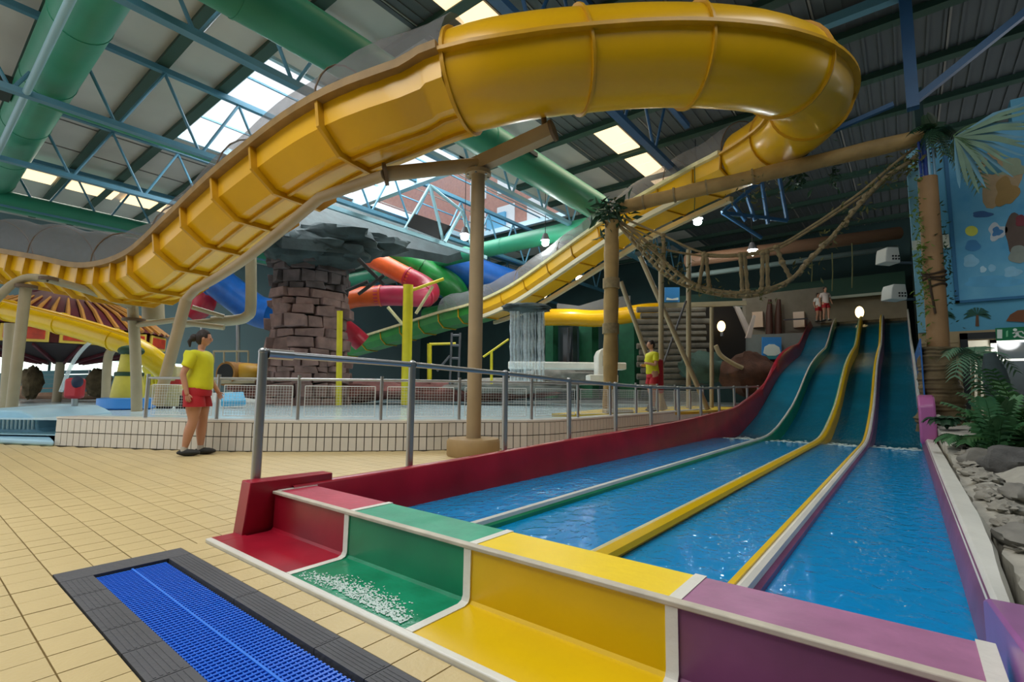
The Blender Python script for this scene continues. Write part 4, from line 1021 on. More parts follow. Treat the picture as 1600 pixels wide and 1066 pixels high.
finish('ledge', MB().beam(W(336, 597, 16.9), W(400, 597, 17.2), .3, .12), tan2, t, bevel=.03); finish('side_shell', MB().ell(W(385, 583, 17.4), (.6, .4, .35), ux=CR, uy=CF), mat('shell_yellow', '#b98a1c', .5), t)
for x in (334, 350, 370, 388): finish('baluster', MB().cyl(W(x, 567, 17), W(x, 548, 17), .03), tan2, t)
t = thing('yellow_play_frame', 'bright yellow climbing frame between the two tan columns', 'play frame', tuple(W(236, 620, 15)))
for a in range(5): finish('bar', MB().cyl(W(228+a*6, 630, 15), W(228+a*5, 560-3*a, 15), .05), yp, t)
finish('panel', MB().ell(W(238, 575, 15), (.3, .15, .28), ux=CR, uy=CF), yp, t)
one('far_kerb', MB().beam(W(50, 640, 19), W(430, 618, 21), .8, .5), whitetile, 'white tiled far rim of the left pool', 'pool edge', smooth=0)
one('pink_ledge', lump(W(505, 610, 18), (3.2, 1.0, .45), .35, 2, ux=CR, uy=CF), mat('rock_pinkdark', '#82504a', .85, bump=.8, var=.4), 'pink rock ledge around the foot of the stone pillar', 'rock')
one('rock_ledge', lump(W(690, 612, 19.5), (4.2, .8, .36), .35, 2, ux=CR, uy=CF), MATS['rock_pinkdark'], 'low pink rock ledge beyond the pool near the tan column', 'rock')

# ================================================================== CENTRE BACKGROUND
# waterfall from a rock shelf
wf = thing('waterfall', 'thin white curtain waterfall falling from a rock shelf', 'waterfall', tuple(W(822, 590, 15.5)))
jw = net_mat('fall_white', '#dfeaf0', .4, 14)
for k in range(13):
    x = 797+k*4.4+R_.uniform(-1.5, 1.5); w = R_.uniform(.02, .075)
    rows = [[W(x, y, 15.5)-CR*w*(1+.3*math.sin(y)), W(x, y, 15.45), W(x, y, 15.5)+CR*w*(1+.3*math.cos(y))] for y in range(486, 600, 8)]
    mbw = MB().strip(rows); mbw.v += [v+CF*.03 for v in list(mbw.v)]; n0 = len(mbw.v)//2; mbw.f += [tuple(i+n0 for i in f) for f in list(mbw.f)]
    finish('stream', MB().strip(rows), jw, wf, smooth=60)
one('rock_shelf', lump(W(822, 482, 15.6), (.75, .5, .16), .3, 3, ux=CR, uy=CF), rockd, 'dark rock shelf at the top of the waterfall', 'rock')
one('pool_bar', MB().obox(W(885, 572, 17), CR, CF, Vector((0, 0, 1)), 2.0, .3, .12), whi, 'long white ledge behind the waterfall', 'ledge', bevel=.04)
one('grey_rock', lump(W(880, 588, 18.5), (1.8, .5, .35), .4, 2.5, ux=CR, uy=CF), rockg, 'grey rock bank below the long white ledge', 'rock')
one('grey_rock', lump(W(800, 603, 18.5), (2.4, .5, .3), .4, 2.5, ux=CR, uy=CF), rockg, 'low grey rock bank beneath the waterfall', 'rock')
t = thing('white_pod', 'white rounded pool cabin with arched dark opening left of the pole', 'cabin', tuple(W(945, 590, 16)))
finish('shell', MB().prism([W(x, y, 16) for x, y in [(934, 590), (934, 555), (938, 546), (948, 542), (958, 546), (962, 556), (962, 590)]], CF*.8), whi, t, bevel=.04); finish('opening', MB().prism([W(x, y, 15.98) for x, y in [(942, 572), (942, 556), (948, 550), (955, 556), (955, 572)]], CF*.05), charc, t, smooth=0)
finish('step', MB().obox(W(940, 592, 15.8), CR, CF, Vector((0, 0, 1)), .45, .4, .12), whi, t, bevel=.03)
one('far_flume', MB().tube(catmull([W(850, 496, 21), W(890, 496, 21), W(930, 498, 21), W(970, 494, 21), W(1005, 488, 21), W(1035, 486, 21.4)], 6), .36, 16), flume, 'short yellow flume crossing far behind the pole', 'water slide')
one('netting_far', MB().prism([W(x, y, 21.2) for x, y in [(870, 474), (905, 478), (945, 466), (985, 462), (985, 488), (870, 490)]], CF*.05), netm, 'grey netting sagging above the far yellow flume', 'net', smooth=0)
for (x0, x1, c_, lab) in [(852, 872, 'green', 'narrow green wall panel right of the waterfall'), (905, 935, 'green', 'wide green wall panel left of the bamboo pole'), (968, 1000, 'green', 'green wall panel right of the bamboo pole')]:
    one('wall_panel', MB().box(*box3(W(x0, 622, 22), W(x1, 505, 22.4))), mat('panel_green', '#12603f', .7, var=.3), lab, 'wall panel', smooth=0)
t = thing('dark_window', 'dark window bay between the green wall panels', 'window', tuple(W(885, 575, 21.8))); finish('glass', MB().box(*box3(W(875, 622, 22), W(902, 512, 22.2))), MATS['dark_glass'], t, smooth=0); finish('mullion', MB().cyl(W(888, 575, 21.8), W(888, 512, 21.8), .05), charc, t)
# deck ledge and yellow edge behind the pool wall
one('yellow_deck', MB().prism([PZ(x, y, .36) for x, y in [(862, 651), (960, 641), (1090, 637), (1170, 640), (1090, 647), (960, 652)]], (0, 0, .06)), mat('deck_yellow', '#d9b93c', .5, var=.2), 'yellow painted deck edge where the lifeguard stands', 'deck', smooth=0)
one('deck_box', MB().obox(W(965, 646, 11.0), CR, CF, Vector((0, 0, 1)), .3, .25, .09), tan2, 'low tan box on the yellow deck by the pole', 'box', bevel=.02)
one('far_deck', MB().box((-15, 19, .365), (-3.9, 27.4, .4)), mat('deck_grey', '#9aa3a0', .6), 'grey wet deck behind the yellow edge', 'deck', smooth=0)
# bamboo poles and struts of the rope bridge
bm_ = mat('bamboo', '#a98a55', .7, bump=.3, bscale=14, var=.3, vscale=2.5)
t = thing('bamboo_pole', 'thick bamboo clad pole at the left end of the rope bridge', 'pole', tuple(W(952, 655, 11.8)))
b0, b1 = W(953, 652, 11.8), W(956, 345, 11.8)
finish('pole', MB().tube([b0+(b1-b0)*(i/12) for i in range(13)], [.17+.012*math.sin(i*2.1) for i in range(13)], 16), bm_, t)
for f_ in (.45, .68): c = b0+(b1-b0)*f_; finish('rope_wrap', MB().cyl(c-Vector((0, 0, .12)), c+Vector((0, 0, .12)), .2, .2, 14), rope_m, t)
for i, (a, b, D, r, lab) in enumerate([((1033, 645), (1033, 400), 13, .09, 'slim tan post right behind the lifeguard'), ((1076, 638), (1076, 390), 14, .09, 'slim tan post second right of the lifeguard'), ((970, 440), (1040, 640), 13, .08, 'tan diagonal strut between the pole and lifeguard'), ((1000, 400), (1106, 640), 13.6, .09, 'long tan diagonal strut crossing the slim post'), ((1112, 480), (1112, 637), 15, .08, 'tan post left of the cave lamp'), ((1072, 470), (1012, 638), 14, .04, 'thin dark diagonal between the two slim posts')]):
    one('strut', MB().cyl(W(*a, D), W(*b, D), r*.75, r*.75, 10), tan2 if i != 5 else charc, lab, 'strut')
# cabin and rock scenery behind
lg = mat('log_grey', '#6c655a', .8, bump=.5, var=.4)
lc = thing('log_cabin', 'weathered log stack wall behind the tan struts', 'wall', tuple(W(1050, 600, 19)))
for k in range(13): finish('log', MB().cyl(W(1000+R_.uniform(-6, 2), 598-k*9.5, 19), W(1105+R_.uniform(-4, 8), 597-k*9.5, 19), .115, .115, 9), lg, lc)
t = thing('canopy_beam', 'tan beam under the blue sign at the cabin roof', 'beam', tuple(W(1080, 470, 17))); finish('beam', MB().beam(W(1030, 478, 17), W(1165, 474, 17), .12, .16), tan2, t, smooth=0)
t = thing('blue_board', 'blue board with white wave on the cabin roof', 'sign', tuple(W(1048, 470, 16.8))); finish('board', MB().prism([W(1039, 472, 16.8), W(1039, 449, 16.8), W(1062, 449, 16.8), W(1062, 472, 16.8)], CF*.04), mat('board_blue', '#3f8fd6', .5), t, smooth=0); finish('wave', MB().prism([W(1041, 469, 16.78), W(1042, 465, 16.78), (W(1050, 467, 16.78)), W(1060, 465, 16.78), W(1060, 469, 16.78)], CF*.01), sw, t, smooth=0)
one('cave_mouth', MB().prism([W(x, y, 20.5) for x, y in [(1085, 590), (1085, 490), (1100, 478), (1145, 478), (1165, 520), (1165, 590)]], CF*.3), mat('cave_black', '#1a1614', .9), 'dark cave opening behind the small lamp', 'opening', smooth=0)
one('rock_arch', lump(W(1100, 575, 18.5), (.9, .5, .6), .35, 2.5, ux=CR, uy=CF), mat('rock_teal', '#3f5a52', .85, bump=.7, var=.4), 'greenish rock mound at the foot of the cave', 'rock')
one('rock_bank', lump(W(1175, 585, 18), (1.1, .6, .8), .35, 2, ux=CR, uy=CF), mat('rock_rust', '#5a3a2c', .85, bump=.7, var=.5), 'rust brown rock bank left of the slide', 'rock')
one('curved_pipe', MB().tube(catmull([W(1118, 540, 17.5), W(1126, 555, 17.5), W(1145, 568, 17.5), W(1160, 575, 17.5)], 6), .08, 10), tan2, 'curved tan pipe dropping below the cave lamp', 'pipe')
# tan building with brown posts and signs
tbm = mat('facade_tan', '#9c9180', .8, var=.15)
bd = thing('tan_building', 'tan upper building with brown posts left of the slide top', 'building', tuple(W(1220, 560, 21)))
finish('wall', MB().prism([W(x, y, 21.4) for x, y in [(1165, 462), (1290, 448), (1290, 525), (1165, 530)]], CF*.3), tbm, bd, smooth=0)
finish('balcony', MB().prism([W(x, y, 20.6) for x, y in [(1150, 524), (1262, 520), (1255, 556), (1158, 560)]], CF*.25), mat('panel_grey', '#8d938f', .7, var=.1), bd, smooth=0)
for x in (1202, 1216): finish('brown_post', MB().tube([W(x, 524, 20.9), W(x, 490, 20.9), W(x+1, 468, 20.9)], [.14, .13, .07], 12), mat('post_brown', '#4a2a1f', .6), bd)
for x in (1176, 1240): finish('window', MB().box(*box3(W(x, 512, 21.3), W(x+18, 488, 21.35))), mat('window_tan', '#c6a78c', .4), bd, smooth=0)
finish('rail', MB().cyl(W(1225, 500, 20.6), W(1262, 498, 20.6), .03), charc, bd)
finish('under_deck', MB().prism([W(x, y, 20.8) for x, y in [(1165, 560), (1252, 556), (1235, 600), (1165, 600)]], CF*.4), MATS['rock_rust'], bd, smooth=0)
t = thing('leaf_post', 'white and grey slanted sculpture at the cave edge', 'sculpture', tuple(W(1160, 530, 18.5)))
finish('blade', MB().prism([W(x, y, 18.5) for x, y in [(1148, 478), (1156, 480), (1176, 522), (1168, 525)]], CF*.1), mat('blade_grey', '#a79a92', .5), t, smooth=0); finish('blade', MB().prism([W(x, y, 18.4) for x, y in [(1178, 492), (1181, 494), (1174, 528), (1166, 528)]], CF*.1), MATS['blade_grey'], t, smooth=0)
t = thing('pool_sign', 'blue and white square sign on the grey balcony panel', 'sign', tuple(W(1206, 560, 20.2)))
finish('board', MB().prism([W(x, y, 20.2) for x, y in [(1191, 562), (1191, 527), (1221, 527), (1221, 562)]], CF*.05), MATS['board_blue'], t, smooth=0)
finish('cloud', MB().prism([W(x, y, 20.17) for x, y in [(1193, 552), (1195, 542), (1202, 538), (1210, 538), (1218, 543), (1220, 552), (1212, 556), (1200, 556)]], CF*.02), sw, t, smooth=0)
finish('base_strip', MB().prism([W(x, y, 20.17) for x, y in [(1192, 561), (1192, 556), (1220, 556), (1220, 561)]], CF*.02), mat('sign_teal', '#3c8f96', .5), t, smooth=0)
# loudspeakers on the corner
for (px, py, s, lab) in [(1395, 400, .78, 'white box loudspeaker, upper one on the blue wall corner'), (1405, 458, .85, 'white box loudspeaker, lower one on the blue wall corner')]:
    D = 10.2; c = W(px, py, D); t = thing('loudspeaker', lab, 'speaker', tuple(c), 'corner loudspeakers')
    finish('box', MB().prism([c+CR*x+Vector((0, 0, z)) for x, z in [(-.2*s, -.12), (-.16*s, .1), (-.1, .19), (.17*s, .19), (.2*s, -.05), (.15, -.14)]], CF*.3), mat('speaker_white', '#c9cbc4', .5), t, bevel=.015)
    finish('bracket', MB().cyl(c+CF*.15+Vector((0, 0, -.1)), c+CF*.15+CR*.5+Vector((0, 0, -.1)), .025), charc, t)
    for i in range(3):
        for j in range(2): finish('port', MB().cyl(c+CR*(.0+i*.06)+Vector((0, 0, -.06+j*.06))-CF*.01, c+CR*(i*.06)+Vector((0, 0, -.06+j*.06))+CF*.01, .018), black, t)
# ================================================================== ROPE BRIDGE
rb = thing('rope_bridge', 'sagging rope bridge wrapped in ivy between log post and bamboo pole', 'bridge', tuple(W(1160, 455, 10.8)))
def Dr(px): return 12.0-2.6*(px-955)/490
def ropeline(pts, r, off=0): return MB().tube(catmull([W(x, y, Dr(x)+off) for x, y in pts], 6), r, 8)
up1 = [(1440, 222), (1390, 262), (1340, 304), (1270, 352), (1215, 384), (1160, 397), (1098, 395), (1030, 365), (960, 335)]
up2 = [(1444, 232), (1390, 276), (1335, 314), (1268, 358), (1212, 390), (1158, 400), (1100, 400), (1025, 385), (965, 345)]
lo1 = [(1445, 240), (1385, 276), (1345, 318), (1305, 365), (1270, 402), (1235, 437), (1182, 456), (1130, 456), (1085, 444), (1050, 420), (1010, 378), (968, 345)]
lo2 = [(1445, 236), (1382, 282), (1338, 326), (1298, 372), (1262, 408), (1230, 442), (1180, 462), (1130, 462), (1080, 450), (1040, 430), (1005, 395), (965, 350)]
for p_, o_, r in ((up1, 0, .026), (up2, .5, .026), (lo1, 0, .04), (lo2, .5, .04)): finish('rope', ropeline(p_, r, o_), rope_m, rb)
def along(pts, n):
    P = catmull([Vector((x, y, 0)) for x, y in pts], 10); return [P[int(i*(len(P)-1)/(n-1))] for i in range(n)]
A1, A2 = along(lo1, 46), along(lo2, 46)
for i in range(6, 44):
    a = W(A1[i].x, A1[i].y, Dr(A1[i].x)); b = W(A2[i].x, A2[i].y, Dr(A2[i].x)+.5); j = Vector((R_.uniform(-.03, .03), 0, R_.uniform(-.03, .03)))
    finish('slat', MB().tube([a+(a-b)*.15+j, (a+b)/2+j*2, b+(b-a)*.15], [.03, .04, .03], 6), rope_m, rb)
for (x0, y0, x1, y1) in [(1100, 397, 1092, 448), (1103, 399, 1108, 448), (1157, 398, 1160, 455), (1163, 398, 1168, 455), (1192, 396, 1190, 452), (1198, 394, 1200, 450), (1213, 386, 1222, 410), (1222, 410, 1236, 436), (1036, 368, 1038, 415)]:
    D = Dr(x0); a, b = W(x0, y0, D), W(x1, y1, D); n = 7
    finish('hanger', MB().tube([a+(b-a)*(i/(n-1)) for i in range(n)], [.035+.018*(i % 2) for i in range(n)], 7), rope_m, rb)
    for q in (a, b): finish('knot', MB().ell(q, (.07, .07, .06), 8, 6), rope_m, rb)
for (a, b) in [((960, 345), (1085, 445)), ((968, 350), (1050, 432)), ((975, 350), (1020, 372))]: finish('stay', MB().cyl(W(*a, 11.9), W(*b, Dr(b[0])), .02, .02, 6), rope_m, rb)
# log tube
lgt = thing('log_beam', 'long brown log beam spanning over the rope bridge', 'beam', tuple(W(1200, 270, 10.8)))
L0, L1 = W(968, 325, 12.0), W(1442, 214, 9.4)
finish('log', MB().tube([L0+(L1-L0)*(i/14) for i in range(15)], [.155+.01*math.sin(i*1.7) for i in range(15)], 18), bm_, lgt)
for f_ in (.1, .22, .34, .5): c = L0+(L1-L0)*f_; d = (L1-L0).normalized(); finish('band', MB().cyl(c-d*.02, c+d*.02, .175, .175, 14), rope_m, lgt)
# leafy growth
def leaves(name, c, spread, n, size, m, label, cat='plant', grp=None, parent=None, droop=.5):
    mb = MB()
    for k in range(n):
        p = Vector(c)+Vector((R_.gauss(0, spread[0]), R_.gauss(0, spread[1]), R_.gauss(0, spread[2])))
        d = Vector((R_.uniform(-1, 1), R_.uniform(-1, 1), R_.uniform(-1, .3)*droop*2)).normalized(); s_ = d.cross(Vector((R_.random(), R_.random(), R_.random()))).normalized(); L_ = size*R_.uniform(.6, 1.3); w = L_*.16
        up_ = d.cross(s_)*(.12*L_)
        mb.add([p, p+d*L_*.5+s_*w+up_, p+d*L_, p+d*L_*.5-s_*w+up_, p+d*L_*.5+up_*.2], [(0, 1, 4), (1, 2, 4), (2, 3, 4), (3, 0, 4)])
    if parent: 
        o = finish(name, mb, m, parent, smooth=0); o['kind'] = 'stuff'; return o
    o = one(name, mb, m, label, cat, grp, smooth=0); o['kind'] = 'stuff'; return o
for f_, n in [(.9, 60), (.8, 50), (.7, 40), (.55, 20), (.0, 60), (.04, 50), (.08, 40), (.13, 30), (.2, 25), (.3, 20), (.42, 20)]:
    i = min(45, int(f_*45)); q = A1[i]; leaves('ivy', W(q.x, q.y, Dr(q.x)), (.16, .16, .12), n, .13, mat('ivy_olive', '#6b6a3a', .7, var=.4), '', parent=rb)
leaves('palm_cluster', W(956, 330, 11.8), (.16, .16, .2), 130, .32, leafd, 'dark leafy bunch on top of the bamboo pole')
leaves('hanging_leaves', W(1248, 262, 10.6), (.09, .09, .28), 90, .22, leafd, 'dark leaves hanging from the log beam under the loop')
leaves('hanging_leaves', W(1303, 268, 10.2), (.04, .04, .2), 40, .16, leafd, 'small leaves hanging from the middle of the log beam')
leaves('hanging_ivy', W(1180, 300, 10.8), (.3, .3, .12), 60, .12, MATS['ivy_olive'], 'sparse ivy trailing along the log beam')
for x, y0, y1, vl in [(1085, 260, 330, 'thin vine string hanging from the left half of the log beam'), (1300, 395, 455, 'thin vine string below the bridge, middle one of three'), (1331, 380, 450, 'thin vine string below the bridge, rightmost of three'), (1268, 405, 440, 'thin vine string below the bridge, leftmost of three')]:
    one('trailing_vine', MB().tube([W(x, y0, Dr(x)), W(x+1, (y0+y1)/2, Dr(x)), W(x, y1, Dr(x))], .012, 5), MATS['ivy_olive'], vl, 'vine', 'trailing vines')
# ================================================================== BROWN COLUMN ON THE ROCK BASE
cb = PY(1473, 640, 11.7); ctp = PY(1449, 278, 11.7)
bc = thing('tree_column', 'brown roped column on a layered rock base by the blue wall', 'column', (cb.x, 11.7, .3))
P = [Vector((cb.x+(ctp.x-cb.x)*t, 11.7, cb.z+(ctp.z-cb.z)*t)) for t in [i/16 for i in range(17)]]
finish('trunk', MB().tube(P, [.168-.02*i/16 for i in range(17)], 20), brown_col, bc)
for z_ in (.62, .60, .635): pass
for k, (fz, r) in enumerate([(.545, .16), (.56, .17), (.575, .168), (.52, .163)]):
    c = P[0]+(P[-1]-P[0])*fz; finish('rope_band', MB().tube([c+Vector((math.cos(a)*r, math.sin(a)*r, .03*math.sin(a*2+k)))for a in [2*PI*i/16 for i in range(17)]], .02, 6), mat('rope_dark', '#3b2c1e', .9), bc)
finish('rope_tail', MB().tube([P[9]+Vector((-.08, -.16, 0)), P[8]+Vector((-.06, -.175, 0)), P[6]+Vector((-.02, -.18, .1))], .018, 6), MATS['rope_dark'], bc)
rows_r = []
for i in range(46):
    zz = .25+1.5*i/45; w0 = .37-.13*(i/45)+.012*math.sin(i*1.15)+.012*math.sin(i*2.7+1)
    rows_r.append([(cb.x-.02+math.cos(a)*w0*(1+.16*noise.noise(Vector((math.cos(a)*1.6, math.sin(a)*1.6, zz*5)))), 11.7+math.sin(a)*w0*(1+.16*noise.noise(Vector((math.cos(a)*1.6+5, math.sin(a)*1.6, zz*5)))), zz+.02*noise.noise(Vector((a*2, zz*2, 1)))) for a in [2*PI*q/30 for q in range(30)]])
mbr = MB().strip(rows_r, True); mbr.f.append(tuple(range(len(mbr.v)-30, len(mbr.v)))); finish('rock_base', mbr, rockb, bc, smooth=35)
for k in range(5): finish('rock_lump', lump((cb.x-.22+R_.uniform(-.03, .03), 11.85, .4+k*.27), (.07, .12, .14), .35, 3, 12, 8), rockb, bc, smooth=50)
finish('steel_core', MB().cyl(P[-1], P[-1]+Vector((0, 0, .75)), .06, .06), mat('core_blue', '#1c3f8f', .5), bc)
for a in range(5): d = Vector((math.cos(a*1.26), math.sin(a*1.26), 0))*.11; finish('core_rod', MB().cyl(P[-1]+d, P[-1]+d+Vector((0, 0, .7)), .022, .022, 6), MATS['core_blue'] if a % 2 else mat('core_pale', '#8fb7cf', .5), bc)
def frond(base, tip, sag, n=14, ll=.28, m=leafm, w=.02):
    base, tip = Vector(base), Vector(tip); d = tip-base; mb = MB(); pts = [base+d*(i/n)+Vector((0, 0, sag*4*(i/n)*(1-i/n))) for i in range(n+1)]
    mb.tube(pts, [.012*(1-.7*i/n) for i in range(n+1)], 5); side = d.cross(Vector((0, 0, 1))).normalized() if abs(d.normalized().z) < .98 else Vector((1, 0, 0))
    for i in range(1, n+1):
        t = (pts[i]-pts[i-1]).normalized(); L_ = ll*(1-.75*abs(i/n-.35))
        for s_ in (-1, 1):
            e = pts[i]+side*(s_*L_*.85)+t*(L_*.5)-Vector((0, 0, L_*.35)); b1, b2 = pts[i]-t*w*.8, pts[i]+t*w*.8; mdp = (pts[i]+e)/2+Vector((0, 0, .02))
            mb.add([b1, mdp-t*w, e, mdp+t*w, b2], [(0, 1, 3, 4), (1, 2, 3)])
    return mb
def palm(name, label, c, specs, trunk=None, m=leafm, cat='plant', ll=.28):
    t = thing(name, label, cat, tuple(trunk[0]) if trunk else tuple(c))
    if trunk: finish('stem', MB().tube(trunk[:-1], trunk[-1], 10), rockb, t)
    for dx, dy, dz, sag in specs: finish('frond', frond(c, Vector(c)+CR*dx+CF*dy+Vector((0, 0, dz)), sag, ll=ll, m=m), m, t, smooth=0)
    return t
pc = W(1458, 205, 9.2)
palm('leafy_crown', 'green palm crown on top of the brown column', pc, [(-.5, -.1, -.1, .12), (-.35, -.3, -.45, .15), (-.1, -.3, -.6, .12), (.1, -.2, -.65, .12), (.25, -.1, -.5, .15), (-.25, .1, -.5, .2), (.1, .1, .2, .05), (.4, 0, -.1, .12), (-.1, 0, .3, .02)], m=leafd, ll=.24)
pf_ = mat('palm_pale', '#6f8f63', .6, var=.4)
palm('green_fronds', 'thin green fronds beside the huge fan leaf', W(1490, 212, 8.9), [(1.0, .2, .35, .12), (.5, .1, -.9, .1), (.3, 0, -.8, .1)], m=pf_, ll=.34)
fp = thing('fan_leaf', 'huge pale fan leaf hanging beside the leafy column top', 'plant', tuple(W(1492, 214, 8.9)))
for k in range(19):
    a = math.radians(22-k*6.2); ln = 1.0+.12*math.sin(k*1.7); b0 = W(1492, 214, 8.9); tipv = Vector((1, 0, 0))*math.cos(a)*ln+Vector((0, -.05*(k % 3), 0))+Vector((0, 0, math.sin(a)*ln-.05)); sd = Vector((0, 0, 1)) if abs(math.cos(a)) > .7 else Vector((1, 0, 0))
    mid_ = b0+tipv*.55+Vector((0, 0, .06)); q = sd*.035
    bl_ = MB(); bl_.strip([[b0-q*.3, b0+q*.3], [mid_-q, mid_+q], [b0+tipv*.85-q*.7, b0+tipv*.85+q*.7], [b0+tipv-q*.1, b0+tipv+q*.1]]); n_ = len(bl_.v); bl_.v += [v+Vector((0, .006, 0)) for v in bl_.v[:n_]]; bl_.f += [tuple(i_+n_ for i_ in reversed(f_)) for f_ in bl_.f[:]]
    finish('blade', bl_, mat('fan_green', '#6c8c72', .6, var=.3) if k % 3 else mat('fan_blue', '#5c8fa3', .6), fp, smooth=0)
leaves('creeper', PY(1440, 400, 11.55), (.05, .05, .75), 260, .1, mat('creeper_green', '#6c8a2f', .7, var=.4), 'green creeper climbing the left side of the brown column')
leaves('creeper', PY(1480, 400, 11.6), (.04, .05, .6), 90, .09, leafd, 'thin dark creeper down the right side of the brown column')
# plants in front of the doorway
pp_ = palm('potted_palm', 'drooping palm with bamboo stems before the doorway', PY(1520, 560, 11.3), [(-.45, 0, .05, .15), (-.5, -.2, -.3, .2), (.35, -.1, -.35, .2), (.55, 0, -.6, .25), (.3, .2, .1, .15), (-.15, -.2, -.5, .2), (.1, -.2, -.65, .2), (.6, -.1, -.2, .2)], m=mat('palm_grey', '#5e8a6a', .6, var=.35), ll=.3)
for k, x in enumerate((1520, 1530, 1540)): finish('stem', MB().cyl(PY(x, 672, 11.4), PY(x, 560, 11.4), .022, .022, 8), mat('stem_olive', '#6d6a45', .7), pp_)
def grow(px, py, y, n, r, ht, label, m=leafm, ll=.22, name='fern'):
    c = PY(px, py, y); c.z = gz(c.x, c.y)+.02
    sp_ = []
    for k in range(n):
        a = 2*PI*k/n+R_.uniform(-.2, .2); q = R_.uniform(.6, 1); sp_.append((math.cos(a)*r*q, math.sin(a)*r*q, ht*R_.uniform(.5, 1), .1))
    return palm(name, label, c, sp_, m=m, ll=ll)
grow(1560, 735, 7.4, 9, .22, .75, 'upright bright green fern behind the small boulder', mat('fern_bright', '#3a7040', .6, var=.3))
grow(1520, 715, 8.4, 10, .4, .12, 'low flat light green plant on the pale ground', MATS['fern_bright'])
grow(1585, 700, 8.2, 14, .6, .7, 'large dark fern clump at the right edge', leafm)
grow(1605, 650, 8.8, 12, .7, 1.0, 'tall fern clump behind the dark clump', leafm)
grow(1590, 720, 7.6, 10, .5, .4, 'spreading fern above the dark boulder', leafm)
grow(1480, 672, 10.2, 9, .3, .15, 'small dark plant at the foot of the rock base', leafd, .15)
st_ = PY(1568, 665, 9.6); st_.z = gz(st_.x, st_.y)
one('tree_stump', MB().tube([st_, st_+Vector((0, 0, .5)), st_+Vector((-.05, 0, .95)), st_+Vector((-.08, 0, 1.2))], [.17, .15, .13, .06], 12), rockd, 'dark knobbly stump between palm and ferns', 'stump')
# boulders
for (px, py, y, r, lab, m) in [(1537, 740, 7.3, (.2, .14, .13), 'small rounded boulder at the foot of the bright fern', rockg), (1578, 742, 7.2, (.24, .22, .18), 'large dark boulder under the spreading fern', mat('rock_char', '#6b6a68', .85, bump=.8, var=.5)), (1590, 790, 5.6, (.1, .16, .07), 'flat dark boulder at the right edge', rockg), (1618, 862, 4.0, (.16, .22, .07), 'broad grey boulder lowest at the right edge', rockg)]:
    c = PY(px, py, y); c.z = gz(c.x, c.y)+r[2]*.5
    one('boulder', lump(c, r, .3, 2.2, 22, 14), m, lab, 'rock')
# rough stones edging the coping
rockg2 = mat('rock_pale', '#a19d92', .9, bump=1, bscale=9, var=.4, vscale=3)
ORD = 'first second third fourth fifth sixth seventh eighth ninth tenth eleventh twelfth thirteenth fourteenth fifteenth sixteenth'.split()
for k in range(16):
    y = 2.7+.42*k+R_.uniform(-.06, .06); x = .5+R_.uniform(-.02, .05)
    o = one('edge_stone', lump((x, y, gz(x, y)+.01), (.08+R_.uniform(0, .04), .17, .05), .6, 4, 20, 12), rockg2, f'rough grey stone bedded along the white coping, {ORD[k]} from the near end', 'rock', 'stones along the coping')
for k in range(6):
    y = 2.4+.9*k; x = .8+R_.uniform(0, .5)
    one('bed_stone', lump((x, y, gz(x, y)-.005), (.2, .24, .06), .6, 4, 20, 12), sand, f'flat pale stone set in the ground right of the coping, {ORD[k]} from the near end', 'rock', 'flat stones in the ground')

# ================================================================== PEOPLE
skin = mat('skin', '#c28e72', .55, var=.08); skin_d = mat('skin_light', '#c99a80', .55)
hairm = mat('dark_hair', '#241a17', .6, bump=.5, bscale=80); shirt = mat('shirt_yellow', '#d9d81c', .7, bump=.15, bscale=15, var=.12, vscale=6); shorts_m = mat('shorts_red', '#b0121f', .7, var=.15)
shoe = mat('shoe_dark', '#22221f', .7); sockm = mat('sock_grey', '#b9b4aa', .8)
def skin_mesh(name, chains, m, parent, root=0, sub=2):
    """chains: list of lists of (Vector, radius); points that coincide are shared"""
    vs = []; rad = []; ed = []
    def idx(p, r):
        for i, q in enumerate(vs):
            if (q-p).length < 1e-4: return i
        vs.append(Vector(p)); rad.append(r); return len(vs)-1
    roots = []
    for ch in chains:
        prev = None
        for p, r in ch:
            i = idx(p, r)
            if prev is not None: ed.append((prev, i))
            prev = i
    L = WL[parent.name]
    me = bpy.data.meshes.new(name); me.from_pydata([v-L for v in vs], ed, []); 
    o = bpy.data.objects.new(name, me); C.objects.link(o); o.parent = parent; WL[o.name] = L
    md = o.modifiers.new('skin', 'SKIN'); sl = me.skin_vertices[0].data if me.skin_vertices else None
    if sl is None:
        bm = bmesh.new(); bm.from_mesh(me); bm.verts.layers.skin.verify(); bm.to_mesh(me); bm.free(); sl = me.skin_vertices[0].data
    # one root per component
    adj = {i: set() for i in range(len(vs))}
    for a, b in ed: adj[a].add(b); adj[b].add(a)
    seen = set()
    for i in range(len(vs)):
        r = rad[i] if isinstance(rad[i], tuple) else (rad[i], rad[i]); sl[i].radius = r; sl[i].use_root = False
    for i in range(len(vs)):
        if i in seen: continue
        sl[i].use_root = True; stack = [i]
        while stack:
            q = stack.pop()
            if q in seen: continue
            seen.add(q); stack += list(adj[q])
    md.use_smooth_shade = True
    sb = o.modifiers.new('subdivision', 'SUBSURF'); sb.levels = sub; sb.render_levels = sub
    me.materials.append(m); return o
